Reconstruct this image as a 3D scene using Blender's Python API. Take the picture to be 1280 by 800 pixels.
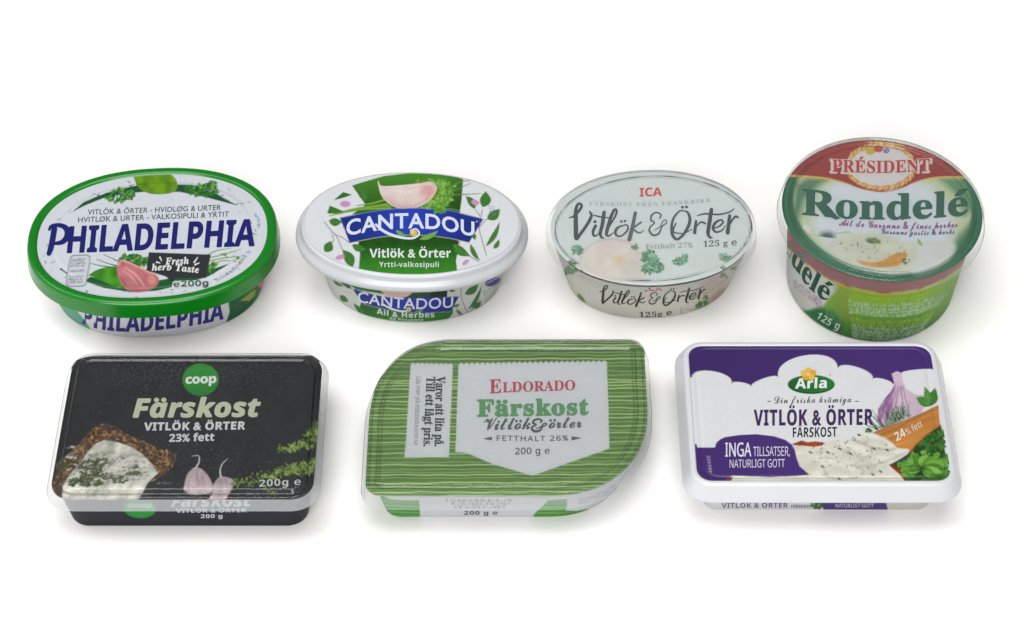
import bpy, math, random
import numpy as np
from mathutils import Vector
from mathutils.bvhtree import BVHTree

for o in list(bpy.data.objects):
    bpy.data.objects.remove(o, do_unlink=True)
scene = bpy.context.scene
COL = scene.collection

# ------------------------------------------------------------------ camera
FPX, PITCH, DIST = 2750.0, math.radians(48), 1.10      # focal length in photo pixels, look-down angle, metres
CAM = np.array([0, -DIST * math.cos(PITCH), DIST * math.sin(PITCH)])
FWD = np.array([0, math.cos(PITCH), -math.sin(PITCH)])
UPV = np.array([0, math.sin(PITCH), math.cos(PITCH)])
cd = bpy.data.cameras.new('camera')
cd.sensor_width = 36
cd.lens = FPX / 1280 * 36
cd.clip_start, cd.clip_end = 0.05, 50
cam = bpy.data.objects.new('camera', cd)
cam.location = CAM
cam.rotation_euler = (math.pi / 2 - PITCH, 0, 0)
COL.objects.link(cam)
scene.camera = cam

# ------------------------------------------------------------------ world, lamps, exposure
world = bpy.data.worlds.new('World')
scene.world = world
world.use_nodes = True
bg = world.node_tree.nodes['Background']
# a white studio: bright all round and above, the far wall behind the set dimmer
_nt = world.node_tree
_tc = _nt.nodes.new('ShaderNodeTexCoord')
_sx = _nt.nodes.new('ShaderNodeSeparateXYZ')
_mr = _nt.nodes.new('ShaderNodeMapRange')
_mr.interpolation_type = 'SMOOTHSTEP'
_mr.inputs['From Min'].default_value, _mr.inputs['From Max'].default_value = 0.25, 0.62
_mr.inputs['To Min'].default_value, _mr.inputs['To Max'].default_value = 0.40, 0.17
_nt.links.new(_tc.outputs['Generated'], _sx.inputs[0])
_nt.links.new(_sx.outputs['Y'], _mr.inputs['Value'])
_nt.links.new(_mr.outputs[0], bg.inputs[1])
bg.inputs[0].default_value = (1.0, 0.995, 0.985, 1)


def softbox(name, loc, target, sx, sy, power, col=(1, 1, 1)):
    l = bpy.data.lights.new(name, 'AREA')
    l.shape = 'RECTANGLE'
    l.size, l.size_y, l.energy, l.color = sx, sy, power, col
    o = bpy.data.objects.new(name, l)
    o.location = loc
    o.rotation_euler = (Vector(target) - Vector(loc)).to_track_quat('-Z', 'Y').to_euler()
    COL.objects.link(o)


softbox('softbox_key', (-1.25, 0.10, 1.35), (0, 0, 0), 1.1, 1.1, 9.0, (1, 0.99, 0.97))
softbox('softbox_top', (-0.1, -0.25, 1.9), (0, 0, 0), 1.4, 1.1, 29.0, (1, 1, 1))
softbox('softbox_front', (-0.25, -1.8, 1.20), (0, 0, 0), 1.7, 1.0, 40.0, (1, 1, 1))
scene.view_settings.view_transform = 'Standard'
scene.view_settings.look = 'None'
scene.view_settings.exposure = 0
scene.view_settings.gamma = 1
INK = 0.575            # printed colour of the photo -> reflectance of the ink


def lin(c):
    c = np.asarray(c, float) / 255.0
    return np.where(c <= 0.04045, c / 12.92, ((c + 0.055) / 1.055) ** 2.4)


def ink(c):
    return np.clip(lin(c) * INK, 0.004, 0.92)


def proj(p):                                            # metres -> photo pixels (vectorised)
    v = p - CAM
    w = v @ FWD
    return 640 + FPX * v[:, 0] / w, 400 - FPX * (v @ UPV) / w


def raydir(px, py):
    px, py = np.asarray(px, float), np.asarray(py, float)
    d = FWD[None, :] + np.outer((px - 640) / FPX, [1, 0, 0]) + np.outer((400 - py) / FPX, UPV)
    return d


# ------------------------------------------------------------------ materials
def new_mat(name):
    m = bpy.data.materials.new(name)
    m.use_nodes = True
    return m, m.node_tree, m.node_tree.nodes['Principled BSDF']


def noise_bump(nt, scale, strength, dist, normal_in, detail=2.0):
    tc = nt.nodes.new('ShaderNodeTexCoord')
    n = nt.nodes.new('ShaderNodeTexNoise')
    n.inputs['Scale'].default_value = scale
    n.inputs['Detail'].default_value = detail
    b = nt.nodes.new('ShaderNodeBump')
    b.inputs['Strength'].default_value = strength
    b.inputs['Distance'].default_value = dist
    nt.links.new(tc.outputs['Object'], n.inputs['Vector'])
    nt.links.new(n.outputs[0], b.inputs['Height'])
    nt.links.new(b.outputs[0], normal_in)
    return n


def print_mat(name, rough=0.35, spec=0.4, bump=0.15, bscale=60, coat=0.0):
    m, nt, p = new_mat(name)
    a = nt.nodes.new('ShaderNodeAttribute')
    a.attribute_name = 'ink'
    nt.links.new(a.outputs['Color'], p.inputs['Base Color'])
    p.inputs['Roughness'].default_value = rough
    p.inputs['Specular IOR Level'].default_value = spec
    p.inputs['Coat Weight'].default_value = coat
    p.inputs['Coat Roughness'].default_value = 0.08
    noise_bump(nt, bscale, bump, 0.0006, p.inputs['Normal'])
    return m


def plastic(name, col, rough=0.3, spec=0.5, sss=0.0, bump=0.08):
    m, nt, p = new_mat(name)
    p.inputs['Roughness'].default_value = rough
    p.inputs['Specular IOR Level'].default_value = spec
    tc = nt.nodes.new('ShaderNodeTexCoord')
    n = nt.nodes.new('ShaderNodeTexNoise')
    n.inputs['Scale'].default_value = 45
    r = nt.nodes.new('ShaderNodeMix')
    r.data_type = 'RGBA'
    c = np.array(col) * 0.64
    r.inputs[6].default_value = (*(c * 0.95), 1)
    r.inputs[7].default_value = (*np.minimum(c * 1.04, 0.95), 1)
    nt.links.new(tc.outputs['Object'], n.inputs['Vector'])
    nt.links.new(n.outputs[0], r.inputs[0])
    nt.links.new(r.outputs[2], p.inputs['Base Color'])
    if sss:
        p.inputs['Subsurface Weight'].default_value = sss
        p.inputs['Subsurface Radius'].default_value = (0.004, 0.004, 0.004)
        p.inputs['Subsurface Scale'].default_value = 1.0
    noise_bump(nt, 30, bump, 0.0008, p.inputs['Normal'])
    return m


def clear_plastic(name, haze=0.06, tint=(0.97, 0.98, 0.98), rough=0.05, gloss=1.0, bump=0.1, hazecol=(0.85, 0.87, 0.88)):
    m = bpy.data.materials.new(name)
    m.use_nodes = True
    nt = m.node_tree
    nt.nodes.clear()
    out = nt.nodes.new('ShaderNodeOutputMaterial')
    tr = nt.nodes.new('ShaderNodeBsdfTransparent')
    tr.inputs[0].default_value = (*tint, 1)
    gl = nt.nodes.new('ShaderNodeBsdfGlossy')
    gl.inputs['Roughness'].default_value = rough
    df = nt.nodes.new('ShaderNodeBsdfDiffuse')
    df.inputs[0].default_value = (*hazecol, 1)
    tl = nt.nodes.new('ShaderNodeBsdfTranslucent')
    tl.inputs[0].default_value = (*hazecol, 1)
    mm = nt.nodes.new('ShaderNodeMixShader')
    mm.inputs[0].default_value = 0.35
    nt.links.new(df.outputs[0], mm.inputs[1])
    nt.links.new(tl.outputs[0], mm.inputs[2])
    m1 = nt.nodes.new('ShaderNodeMixShader')
    m1.inputs[0].default_value = haze
    nt.links.new(tr.outputs[0], m1.inputs[1])
    nt.links.new(mm.outputs[0], m1.inputs[2])
    fr = nt.nodes.new('ShaderNodeFresnel')
    fr.inputs[0].default_value = 1.5
    mu = nt.nodes.new('ShaderNodeMath')
    mu.operation = 'MULTIPLY'
    mu.inputs[1].default_value = gloss
    nt.links.new(fr.outputs[0], mu.inputs[0])
    m2 = nt.nodes.new('ShaderNodeMixShader')
    nt.links.new(mu.outputs[0], m2.inputs[0])
    nt.links.new(m1.outputs[0], m2.inputs[1])
    nt.links.new(gl.outputs[0], m2.inputs[2])
    nt.links.new(m2.outputs[0], out.inputs[0])
    n = noise_bump(nt, 55, bump, 0.0008, gl.inputs['Normal'])
    nt.links.new(gl.inputs['Normal'].links[0].from_socket, fr.inputs['Normal'])
    return m


# ------------------------------------------------------------------ outlines and lofts (millimetres)
class Super:                                            # superellipse outline
    def __init__(s, a, b, n=2.0, yaw=0.0):
        s.a, s.b, s.n, s.yaw = a, b, n, math.radians(yaw)

    def half(s):
        return min(s.a, s.b)

    def ring(s, inset, N):
        t = np.linspace(0, 2 * np.pi, N, endpoint=False)
        c, q = np.cos(t), np.sin(t)
        a, b = s.a - inset, s.b - inset
        x = a * np.sign(c) * np.abs(c) ** (2 / s.n)
        y = b * np.sign(q) * np.abs(q) ** (2 / s.n)
        C, S = math.cos(s.yaw), math.sin(s.yaw)
        return np.stack([x * C - y * S, x * S + y * C], 1)


class RRect:                                            # rounded rectangle, a radius pair per corner (TR, TL, BL, BR)
    def __init__(s, hx, hy, radii):
        s.hx, s.hy = hx, hy
        s.r = [(r, r) if not isinstance(r, tuple) else r for r in radii]

    def half(s):
        return min(s.hx, s.hy)

    def ring(s, inset, N):
        def pts(ins, m=48):
            hx, hy = s.hx - ins, s.hy - ins
            P = []
            for i, (sx, sy) in enumerate(((1, 1), (-1, 1), (-1, -1), (1, -1))):
                rx, ry = max(s.r[i][0] - ins, 1.2), max(s.r[i][1] - ins, 1.2)
                cx, cy = sx * (hx - rx), sy * (hy - ry)
                a = np.linspace(0, np.pi / 2, m) + i * np.pi / 2
                e = 2 / 2.25
                P.append(np.stack([cx + rx * np.sign(np.cos(a)) * np.abs(np.cos(a)) ** e, cy + ry * np.sign(np.sin(a)) * np.abs(np.sin(a)) ** e], 1))
            return np.concatenate(P)
        base = pts(0)
        cl = np.concatenate([base, base[:1]])
        L = np.concatenate([[0], np.cumsum(np.linalg.norm(np.diff(cl, axis=0), axis=1))])
        u = np.linspace(0, L[-1], N, endpoint=False)
        k = np.interp(u, L, np.arange(len(L)))
        q = pts(inset)
        q = np.concatenate([q, q[:1]])
        return np.stack([np.interp(k, np.arange(len(q)), q[:, j]) for j in (0, 1)], 1)


def fillet(prof, r, k=4):                               # round the inner corners of a (inset, z) profile
    prof = [np.array(p, float) for p in prof]
    out = [prof[0]]
    for a, b, c in zip(prof, prof[1:], prof[2:]):
        u, v = a - b, c - b
        lu, lv = np.linalg.norm(u), np.linalg.norm(v)
        d = min(r, lu * 0.48, lv * 0.48)
        p, q = b + u / lu * d, b + v / lv * d
        for t in np.linspace(0, 1, k + 1):
            out.append((1 - t) ** 2 * p + 2 * t * (1 - t) * b + t * t * q)
    out.append(prof[-1])
    return [tuple(p) for p in out]


def mesh_obj(name, verts, quads, tris, mat, parent, origin, smooth=True, ngons=(), colors=None, flat_tris=True, sharp=38):
    verts = np.asarray(verts, float) - origin
    polys = []
    nq, nt_ = len(quads), len(tris)
    loops = np.concatenate([np.asarray(quads, np.int32).reshape(-1), np.asarray(tris, np.int32).reshape(-1)] + [np.asarray(g, np.int32) for g in ngons]).astype(np.int32)
    tot = np.concatenate([np.full(nq, 4), np.full(nt_, 3), np.array([len(g) for g in ngons], int)]).astype(np.int32)
    start = np.concatenate([[0], np.cumsum(tot)[:-1]]).astype(np.int32)
    me = bpy.data.meshes.new(name)
    me.vertices.add(len(verts))
    me.vertices.foreach_set('co', verts.astype(np.float32).ravel())
    me.loops.add(len(loops))
    me.loops.foreach_set('vertex_index', loops)
    me.polygons.add(len(tot))
    me.polygons.foreach_set('loop_start', start)
    me.polygons.foreach_set('loop_total', tot)
    sm = np.zeros(len(tot), bool)
    sm[:nq] = smooth
    if not flat_tris:
        sm[nq:] = smooth
    me.polygons.foreach_set('use_smooth', sm)
    me.update(calc_edges=True)
    me.validate()
    if colors is not None:
        at = me.color_attributes.new('ink', 'FLOAT_COLOR', 'POINT')
        c4 = np.ones((len(verts), 4), np.float32)
        c4[:, :3] = colors
        at.data.foreach_set('color', c4.ravel())
    elif smooth and sharp:
        me.set_sharp_from_angle(angle=math.radians(sharp))
    me.materials.append(mat)
    o = bpy.data.objects.new(name, me)
    COL.objects.link(o)
    if parent is not None:
        o.parent = parent
    return o


def loft_arrays(shape, prof, N, centre):
    V = []
    for ins, z in prof:
        r = shape.ring(ins, N)
        V.append(np.stack([r[:, 0] + centre[0], r[:, 1] + centre[1], np.full(N, z)], 1))
    V = np.concatenate(V) / 1000.0
    K = len(prof)
    i = np.arange(N)
    j = (i + 1) % N
    Q = np.concatenate([np.stack([k * N + i, k * N + j, (k + 1) * N + j, (k + 1) * N + i], 1) for k in range(K - 1)])
    return V, Q


def loft(name, shape, prof, mat, root, parent, cap_top=True, cap_bottom=False, N=160, sharp=38):
    c = root['_c']
    V, Q = loft_arrays(shape, prof, N, c)
    g = []
    K = len(prof)
    if cap_top:
        g.append(list((K - 1) * N + np.arange(N)))
    if cap_bottom:
        g.append(list(np.arange(N)[::-1]))
    return mesh_obj(name, V, Q, np.zeros((0, 3), int), mat, parent, np.array([c[0], c[1], 0]) / 1000.0, True, g, None, True, sharp)


# ------------------------------------------------------------------ lettering
STY = {'sb': (0x1D5D4, 0x1D5EE, 0x1D7EC), 'sbi': (0x1D63C, 0x1D656, 0x1D7EC), 'serb': (0x1D400, 0x1D41A, 0x1D7CE),
       'serbi': (0x1D468, 0x1D482, 0x1D7CE), 'scr': (0x1D4D0, 0x1D4EA, 0x1D7CE), 'sans': (0x1D5A0, 0x1D5BA, 0x1D7E2), 'reg': None}
DIA = {'Ö': ('O', 'd'), 'ö': ('o', 'd'), 'Ä': ('A', 'd'), 'ä': ('a', 'd'), 'Å': ('A', 'r'), 'å': ('a', 'r'), 'É': ('E', 'a'), 'é': ('e', 'a'), 'Ø': ('O', 's'), 'ø': ('o', 's')}
_tc = bpy.data.curves.new('lettering', 'FONT')
_tc.resolution_u = 4
_to = bpy.data.objects.new('lettering', _tc)
_cache = {}


def _raw(body, off):
    key = (body, off)
    if key not in _cache:
        _tc.body = body
        _tc.offset = off
        COL.objects.link(_to)
        dg = bpy.context.evaluated_depsgraph_get()
        dg.update()
        me = bpy.data.meshes.new_from_object(_to.evaluated_get(dg))
        COL.objects.unlink(_to)
        me.calc_loop_triangles()
        v = np.empty(len(me.vertices) * 3)
        me.vertices.foreach_get('co', v)
        t = np.empty(len(me.loop_triangles) * 3, np.int32)
        me.loop_triangles.foreach_get('vertices', t)
        bpy.data.meshes.remove(me)
        _cache[key] = (v.reshape(-1, 3)[:, :2], t.reshape(-1, 3))
    return _cache[key]


def _uni(ch, style):
    s = STY[style]
    if s and 'A' <= ch <= 'Z':
        return chr(s[0] + ord(ch) - 65)
    if s and 'a' <= ch <= 'z':
        return chr(s[1] + ord(ch) - 97)
    if s and ch.isdigit():
        return chr(s[2] + ord(ch) - 48)
    return ch


def _disc(cx, cy, rx, ry, n=14):
    a = np.linspace(0, 2 * np.pi, n, endpoint=False)
    v = np.concatenate([[[cx, cy]], np.stack([cx + rx * np.cos(a), cy + ry * np.sin(a)], 1)])
    t = [[0, 1 + i, 1 + (i + 1) % n] for i in range(n)]
    return v, np.array(t)


def glyph(ch, style, off):
    key = ('g', ch, style, off)
    if key in _cache:
        return _cache[key]
    if ch == ' ':
        r = (np.zeros((0, 2)), np.zeros((0, 3), int), 0.27)
        _cache[key] = r
        return r
    base, dia = DIA.get(ch, (ch, None))
    u = _uni(base, style)
    o = off
    if u == base and style not in ('reg', 'sans', 'thin'):
        o = off + (0.012 if base in '&%' else 0.02)
    v, t = _raw(u, o)
    bar, _ = _raw('I', 0.0)
    both, _ = _raw(u + 'I', 0.0)
    adv = both[:, 0].max() - bar[:, 0].max()
    if dia and len(v):
        x0, x1, y1 = v[:, 0].min(), v[:, 0].max(), v[:, 1].max()
        cx = (x0 + x1) / 2
        w = 0.055 + off
        if style in ('scr', 'serbi', 'sbi'):
            cx += 0.04
        if dia == 'd':
            ex = [_disc(cx - 0.12, y1 + 0.12, w * 1.15, w * 1.15), _disc(cx + 0.12, y1 + 0.12, w * 1.15, w * 1.15)]
        elif dia == 'r':
            a = np.linspace(0, 2 * np.pi, 16, endpoint=False)
            ro, ri = 0.115 + off * .5, 0.06 - off * .3
            vv = np.concatenate([np.stack([cx + q * np.cos(a), y1 + 0.11 + q * np.sin(a)], 1) for q in (ro, ri)])
            tt = []
            for i in range(16):
                k = (i + 1) % 16
                tt += [[i, k, 16 + k], [i, 16 + k, 16 + i]]
            ex = [(vv, np.array(tt))]
        elif dia == 'a':
            ex = [(np.array([[cx - 0.07, y1 + 0.06], [cx + 0.04, y1 + 0.06], [cx + 0.2, y1 + 0.22], [cx + 0.03, y1 + 0.22]]), np.array([[0, 1, 2], [0, 2, 3]]))]
        else:
            q = 0.03 + off
            y0 = v[:, 1].min()
            ex = [(np.array([[x0 - q, y0 - .02], [x0 + 2 * q - q, y0 - .02], [x1 + q, y1 + .02], [x1 - q, y1 + .02]]), np.array([[0, 1, 2], [0, 2, 3]]))]
        for ev, et in ex:
            t = np.concatenate([t, et + len(v)])
            v = np.concatenate([v, ev])
    _cache[key] = (v, t, adv)
    return _cache[key]


def spline(P, m=14):
    P = np.asarray(P, float)
    if len(P) == 2:
        return P[0] + np.linspace(0, 1, 24)[:, None] * (P[1] - P[0])
    Q = np.concatenate([[2 * P[0] - P[1]], P, [2 * P[-1] - P[-2]]])
    out = []
    for i in range(len(P) - 1):
        a, b, c, d = Q[i:i + 4]
        t = np.linspace(0, 1, m, endpoint=False)[:, None]
        out.append(0.5 * (2 * b + (c - a) * t + (2 * a - 5 * b + 4 * c - d) * t ** 2 + (3 * b - a - 3 * c + d) * t ** 3))
    out.append(P[-1:])
    return np.concatenate(out)


def vnoise(x, y, scale, seed=0):
    rs = np.random.RandomState(seed)
    T = rs.rand(128, 128)
    u, v = x / scale, y / scale
    i, j = np.floor(u).astype(int), np.floor(v).astype(int)
    f, g = u - i, v - j
    f, g = f * f * (3 - 2 * f), g * g * (3 - 2 * g)
    i0, j0, i1, j1 = i % 128, j % 128, (i + 1) % 128, (j + 1) % 128
    return (T[i0, j0] * (1 - f) + T[i1, j0] * f) * (1 - g) + (T[i0, j1] * (1 - f) + T[i1, j1] * f) * g


def fbm(x, y, scale, seed=0, o=4):
    s, a, w = 0, 1.0, 0
    for k in range(o):
        s = s + a * vnoise(x + 17.3 * k, y - 9.1 * k, scale / 2 ** k, seed + k)
        w += a
        a *= 0.55
    return s / w


def Z(ox, oy, s):                                       # enlargement coordinates -> photo pixels
    return lambda *P: [(ox + x / s, oy + y / s) for x, y in P]


# ------------------------------------------------------------------ printed surfaces
class Print:
    """A printed skin: a dense sheet whose vertices carry ink colours, plus raised-ink lettering laid on it."""

    def __init__(s, V, Q, T, base, facing=None):
        s.V, s.Q, s.T = V, Q, T
        s.x, s.y = proj(V)
        s.C = np.tile(ink(base), (len(V), 1))
        s.ok = np.ones(len(V), bool) if facing is None else facing
        s.lv, s.lt, s.lc = [], [], []
        s.nl = 0
        s.hit = None

    def flat_hit(s, zfun):
        def h(px, py):
            d = raydir(px, py)
            z = np.full(len(d), zfun / 1000.0)
            t = (z - CAM[2]) / d[:, 2]
            return CAM + d * t[:, None], np.tile([0, 0, 1.0], (len(d), 1))
        s.hit = h

    def bvh_hit(s, centre=(0, 0)):
        b = BVHTree.FromPolygons([tuple(v) for v in s.V], [tuple(q) for q in s.Q])

        def h(px, py):
            d = raydir(px, py)
            P, Nn = [], []
            for q in d:
                loc, nor, idx, dist = b.ray_cast(Vector(CAM), Vector(q))
                if loc is None or (loc[0] - centre[0] / 1000) * q[0] + (loc[1] - centre[1] / 1000) * q[1] > 0:
                    P.append((np.nan,) * 3)
                    Nn.append((0, 0, 1))
                else:
                    if nor.dot(Vector(q)) > 0:
                        nor = -nor
                    P.append(tuple(loc))
                    Nn.append(tuple(nor))
            return np.array(P), np.array(Nn)
        s.hit = h

    # --- painting on the sheet (alpha mask m over vertices idx)
    def _put(s, idx, m, col):
        if callable(col):
            c = col(s.x[idx], s.y[idx])
        else:
            c = ink(col)[None, :]
        m = np.clip(m, 0, 1)[:, None] * s.ok[idx][:, None]
        s.C[idx] = s.C[idx] * (1 - m) + c * m

    def _box(s, x0, x1, y0, y1):
        return np.nonzero((s.x > x0) & (s.x < x1) & (s.y > y0) & (s.y < y1))[0]

    def fill(s, fn, alpha=1.0):
        idx = np.arange(len(s.x))
        s._put(idx, np.full(len(idx), alpha), fn)

    def poly(s, P, col, alpha=1.0, soft=0.35, smooth=False):
        P = np.asarray(P, float)
        if smooth:
            P = spline(np.concatenate([P, P[:1]]), 6)[:-1]
        g = soft + 1
        idx = s._box(P[:, 0].min() - g, P[:, 0].max() + g, P[:, 1].min() - g, P[:, 1].max() + g)
        if not len(idx):
            return
        x, y = s.x[idx], s.y[idx]
        ins = np.zeros(len(idx), bool)
        dm = np.full(len(idx), 1e9)
        for a, b in zip(P, np.roll(P, -1, 0)):
            c = (a[1] > y) != (b[1] > y)
            if abs(b[1] - a[1]) > 1e-9:
                ins ^= c & (x < (b[0] - a[0]) * (y - a[1]) / (b[1] - a[1]) + a[0])
            e = b - a
            L = e @ e
            t = np.clip(((x - a[0]) * e[0] + (y - a[1]) * e[1]) / max(L, 1e-9), 0, 1)
            dm = np.minimum(dm, (x - a[0] - t * e[0]) ** 2 + (y - a[1] - t * e[1]) ** 2)
        d = np.sqrt(dm) * np.where(ins, 1, -1)
        s._put(idx, alpha * np.clip(d / (2 * soft) + 0.5, 0, 1), col)

    def ell(s, cx, cy, rx, ry, col, rot=0, alpha=1.0, soft=0.4):
        R = max(rx, ry) + soft + 1
        idx = s._box(cx - R, cx + R, cy - R, cy + R)
        if not len(idx):
            return
        c, q = math.cos(math.radians(rot)), math.sin(math.radians(rot))
        dx, dy = s.x[idx] - cx, s.y[idx] - cy
        u, v = (dx * c + dy * q) / rx, (-dx * q + dy * c) / ry
        d = (1 - np.sqrt(u * u + v * v)) * min(rx, ry)
        s._put(idx, alpha * np.clip(d / (2 * soft) + 0.5, 0, 1), col)

    def line(s, P, w, col, alpha=1.0, soft=0.35, curve=True):
        P = np.asarray(P, float)
        n0 = len(P)
        W = np.asarray(w, float) if np.ndim(w) else np.full(n0, float(w))
        if curve and n0 > 2:
            k = np.linspace(0, n0 - 1, (n0 - 1) * 8 + 1)
            W = np.interp(k, np.arange(n0), W)
            P = spline(P, 8)
        g = W.max() + soft + 1
        idx = s._box(P[:, 0].min() - g, P[:, 0].max() + g, P[:, 1].min() - g, P[:, 1].max() + g)
        if not len(idx):
            return
        x, y = s.x[idx], s.y[idx]
        best = np.full(len(idx), -1e9)
        for a, b, wa, wb in zip(P, P[1:], W, W[1:]):
            e = b - a
            t = np.clip(((x - a[0]) * e[0] + (y - a[1]) * e[1]) / max(e @ e, 1e-9), 0, 1)
            d = np.hypot(x - a[0] - t * e[0], y - a[1] - t * e[1])
            best = np.maximum(best, (wa + (wb - wa) * t) / 2 - d)
        s._put(idx, alpha * np.clip(best / (2 * soft) + 0.5, 0, 1), col)

    def leaf(s, p, q, w, col, vein=None, bend=0.15):
        p, q = np.array(p, float), np.array(q, float)
        d = q - p
        n = np.array([-d[1], d[0]])
        n = n / max(np.linalg.norm(n), 1e-6)
        t = np.linspace(0, 1, 12)[:, None]
        mid = p + d * t + n * (bend * np.linalg.norm(d) * 4 * t * (1 - t) * 0.5)
        prof = (np.sin(np.pi * t ** 0.85) * w / 2)
        s.poly(np.concatenate([mid + n * prof, (mid - n * prof)[::-1]]), col)
        if vein is not None:
            s.line(mid[1:-1], 0.5, vein, 0.7, curve=False)

    def parsley(s, cx, cy, rx, ry, n, seed, cols, size=2.2, rot=0):
        r = random.Random(seed)
        c, q = math.cos(math.radians(rot)), math.sin(math.radians(rot))
        for k in range(n):
            a, d = r.uniform(0, 6.283), math.sqrt(r.random())
            ux, uy = rx * d * math.cos(a), ry * d * math.sin(a)
            px, py = cx + ux * c - uy * q, cy + ux * q + uy * c
            z = size * r.uniform(0.5, 1.2)
            s.ell(px, py, z, z * r.uniform(0.4, 0.8), cols[int(r.random() * len(cols))], r.uniform(0, 180), r.uniform(.75, 1))

    def sprig(s, cx, cy, R, ang, cols, seed=0, squash=0.75):    # one toothed parsley leaf, its lobes fanned out
        r = random.Random(seed)
        for k, da in enumerate((-78, 78, -44, 44, 0)):
            a = math.radians(ang + da + r.uniform(-9, 9))
            ln = R * (0.72 if abs(da) > 60 else 0.9 if da else 1.05) * r.uniform(.85, 1.1)
            ex, ey = cx + ln * math.cos(a), cy + ln * squash * math.sin(a)
            col = cols[(k + seed) % len(cols)]
            s.leaf((cx, cy), (ex, ey), R * .5, col, None, 0.05)
            for j in range(5):
                f = .45 + .13 * j
                w = R * .24 * r.choice((-1, 1)) * (1.1 - f * .6)
                px, py = cx + (ex - cx) * f - math.sin(a) * w, cy + (ey - cy) * f + math.cos(a) * w * squash
                s.ell(px, py, R * .15, R * .11, cols[r.randrange(len(cols))], math.degrees(a), .95, .3)
            s.line([(cx, cy), (cx + (ex - cx) * .8, cy + (ey - cy) * .8)], max(R * .05, .4), cols[-1], .6, .3, False)

    def specks(s, P, n, seed, col, size=0.8, alpha=0.9):
        r = random.Random(seed)
        P = np.asarray(P, float)
        x0, y0, x1, y1 = P[:, 0].min(), P[:, 1].min(), P[:, 0].max(), P[:, 1].max()
        for k in range(n):
            for _ in range(30):
                x, y = r.uniform(x0, x1), r.uniform(y0, y1)
                ins = False
                for a, b in zip(P, np.roll(P, -1, 0)):
                    if (a[1] > y) != (b[1] > y) and x < (b[0] - a[0]) * (y - a[1]) / (b[1] - a[1]) + a[0]:
                        ins = not ins
                if ins:
                    break
            z = size * r.uniform(.4, 1.4)
            s.ell(x, y, z * r.uniform(1, 2), z * .7, col, r.uniform(0, 180), alpha * r.uniform(.5, 1), 0.3)

    def greek(s, P, h, col, seed=0, alpha=0.8):             # a line of print too fine to read
        r = random.Random(seed)
        P = spline(P, 10)
        L = np.concatenate([[0], np.cumsum(np.linalg.norm(np.diff(P, axis=0), axis=1))])
        d = 0.0
        while d < L[-1] - h * .5:
            wl = h * r.uniform(1.0, 4.0)
            e = min(d + wl, L[-1])
            t = d
            while t < e:
                p = np.array([np.interp(t, L, P[:, j]) for j in (0, 1)])
                p2 = np.array([np.interp(min(t + h * .35, L[-1]), L, P[:, j]) for j in (0, 1)])
                tg = p2 - p
                nn = np.array([tg[1], -tg[0]])
                nn = nn / max(np.linalg.norm(nn), 1e-6)
                up = h * r.choice([0.55, 0.7, 1.0])
                s.line([p, p + nn * up], h * .22, col, alpha, 0.3, False)
                if r.random() < .6:
                    s.line([p + nn * up * r.choice([0, .5, 1]), p2 + nn * up * r.choice([0, .5, 1])], h * .2, col, alpha, 0.3, False)
                t += h * .5
            d = e + h * .55

    # --- lettering laid on the sheet as thin ink
    def _lay(s, pts, tris, col, level):
        P, Nn = s.hit(pts[:, 0], pts[:, 1])
        bad = np.isnan(P[:, 0])
        if bad.any():
            tris = tris[~bad[tris].any(1)]
            if bad.all():
                return
            P[bad] = P[~bad][0]
        if not len(tris):
            return
        s.k = getattr(s, 'k', 0) + 1
        P = P + Nn * (0.00007 + 0.00004 * np.broadcast_to(level, len(P)) + 0.0000015 * (s.k % 40))[:, None]
        s.lv.append(P)
        s.lt.append(tris + s.nl)
        s.lc.append(np.tile(ink(col), (len(P), 1)) if not isinstance(col, np.ndarray) else col)
        s.nl += len(P)

    def text(s, body, style, path, h, col, lean=0.0, mode='v', off=0.0, track=0.0, level=0, fat=0.0, nfat=6):
        if style != 'reg' and off:                            # thicken by overprinting
            fat, off = max(fat, off * 1.2 * float(np.mean(h))), 0.0
        v_, t_, x, nv = [], [], 0.0, 0
        for k, ch in enumerate(body):
            st, o2, sc = style, off, 1.0
            v, t, adv = glyph(ch, st, o2)
            if len(v):
                v_.append(v * sc + [x, 0])
                t_.append(t + nv)
                nv += len(v)
            x += adv * sc + track
        V, T = np.concatenate(v_), np.concatenate(t_)
        cap = glyph('H' if style not in ('scr',) else 'k', style, 0)[0][:, 1].max()
        x0, x1 = V[:, 0].min(), V[:, 0].max()
        P = spline(path)
        L = np.concatenate([[0], np.cumsum(np.linalg.norm(np.diff(P, axis=0), axis=1))])
        u = (V[:, 0] - x0) / (x1 - x0)
        d = u * L[-1]
        base = np.stack([np.interp(d, L, P[:, j]) for j in (0, 1)], 1)
        e = L[-1] * 0.02
        tg = np.stack([np.interp(np.minimum(d + e, L[-1]), L, P[:, j]) - np.interp(np.maximum(d - e, 0), L, P[:, j]) for j in (0, 1)], 1)
        tg /= np.linalg.norm(tg, axis=1)[:, None]
        if mode == 'v':
            up = np.tile([0.0, -1.0], (len(V), 1))
        elif mode == 'n':
            up = np.stack([tg[:, 1], -tg[:, 0]], 1)
        else:
            up = np.tile(np.asarray(mode, float), (len(V), 1))
        hh = h if np.ndim(h) == 0 else (h[0] + (h[1] - h[0]) * u)
        k = (V[:, 1] / cap * hh)[:, None]
        pos = base + up * k + tg * k * lean
        s._lay(pos, T, col, level)
        if fat:
            for q in range(nfat):
                a = 2 * math.pi * q / nfat
                s._lay(pos + [fat * math.cos(a), fat * math.sin(a)], T, col, level)

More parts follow.
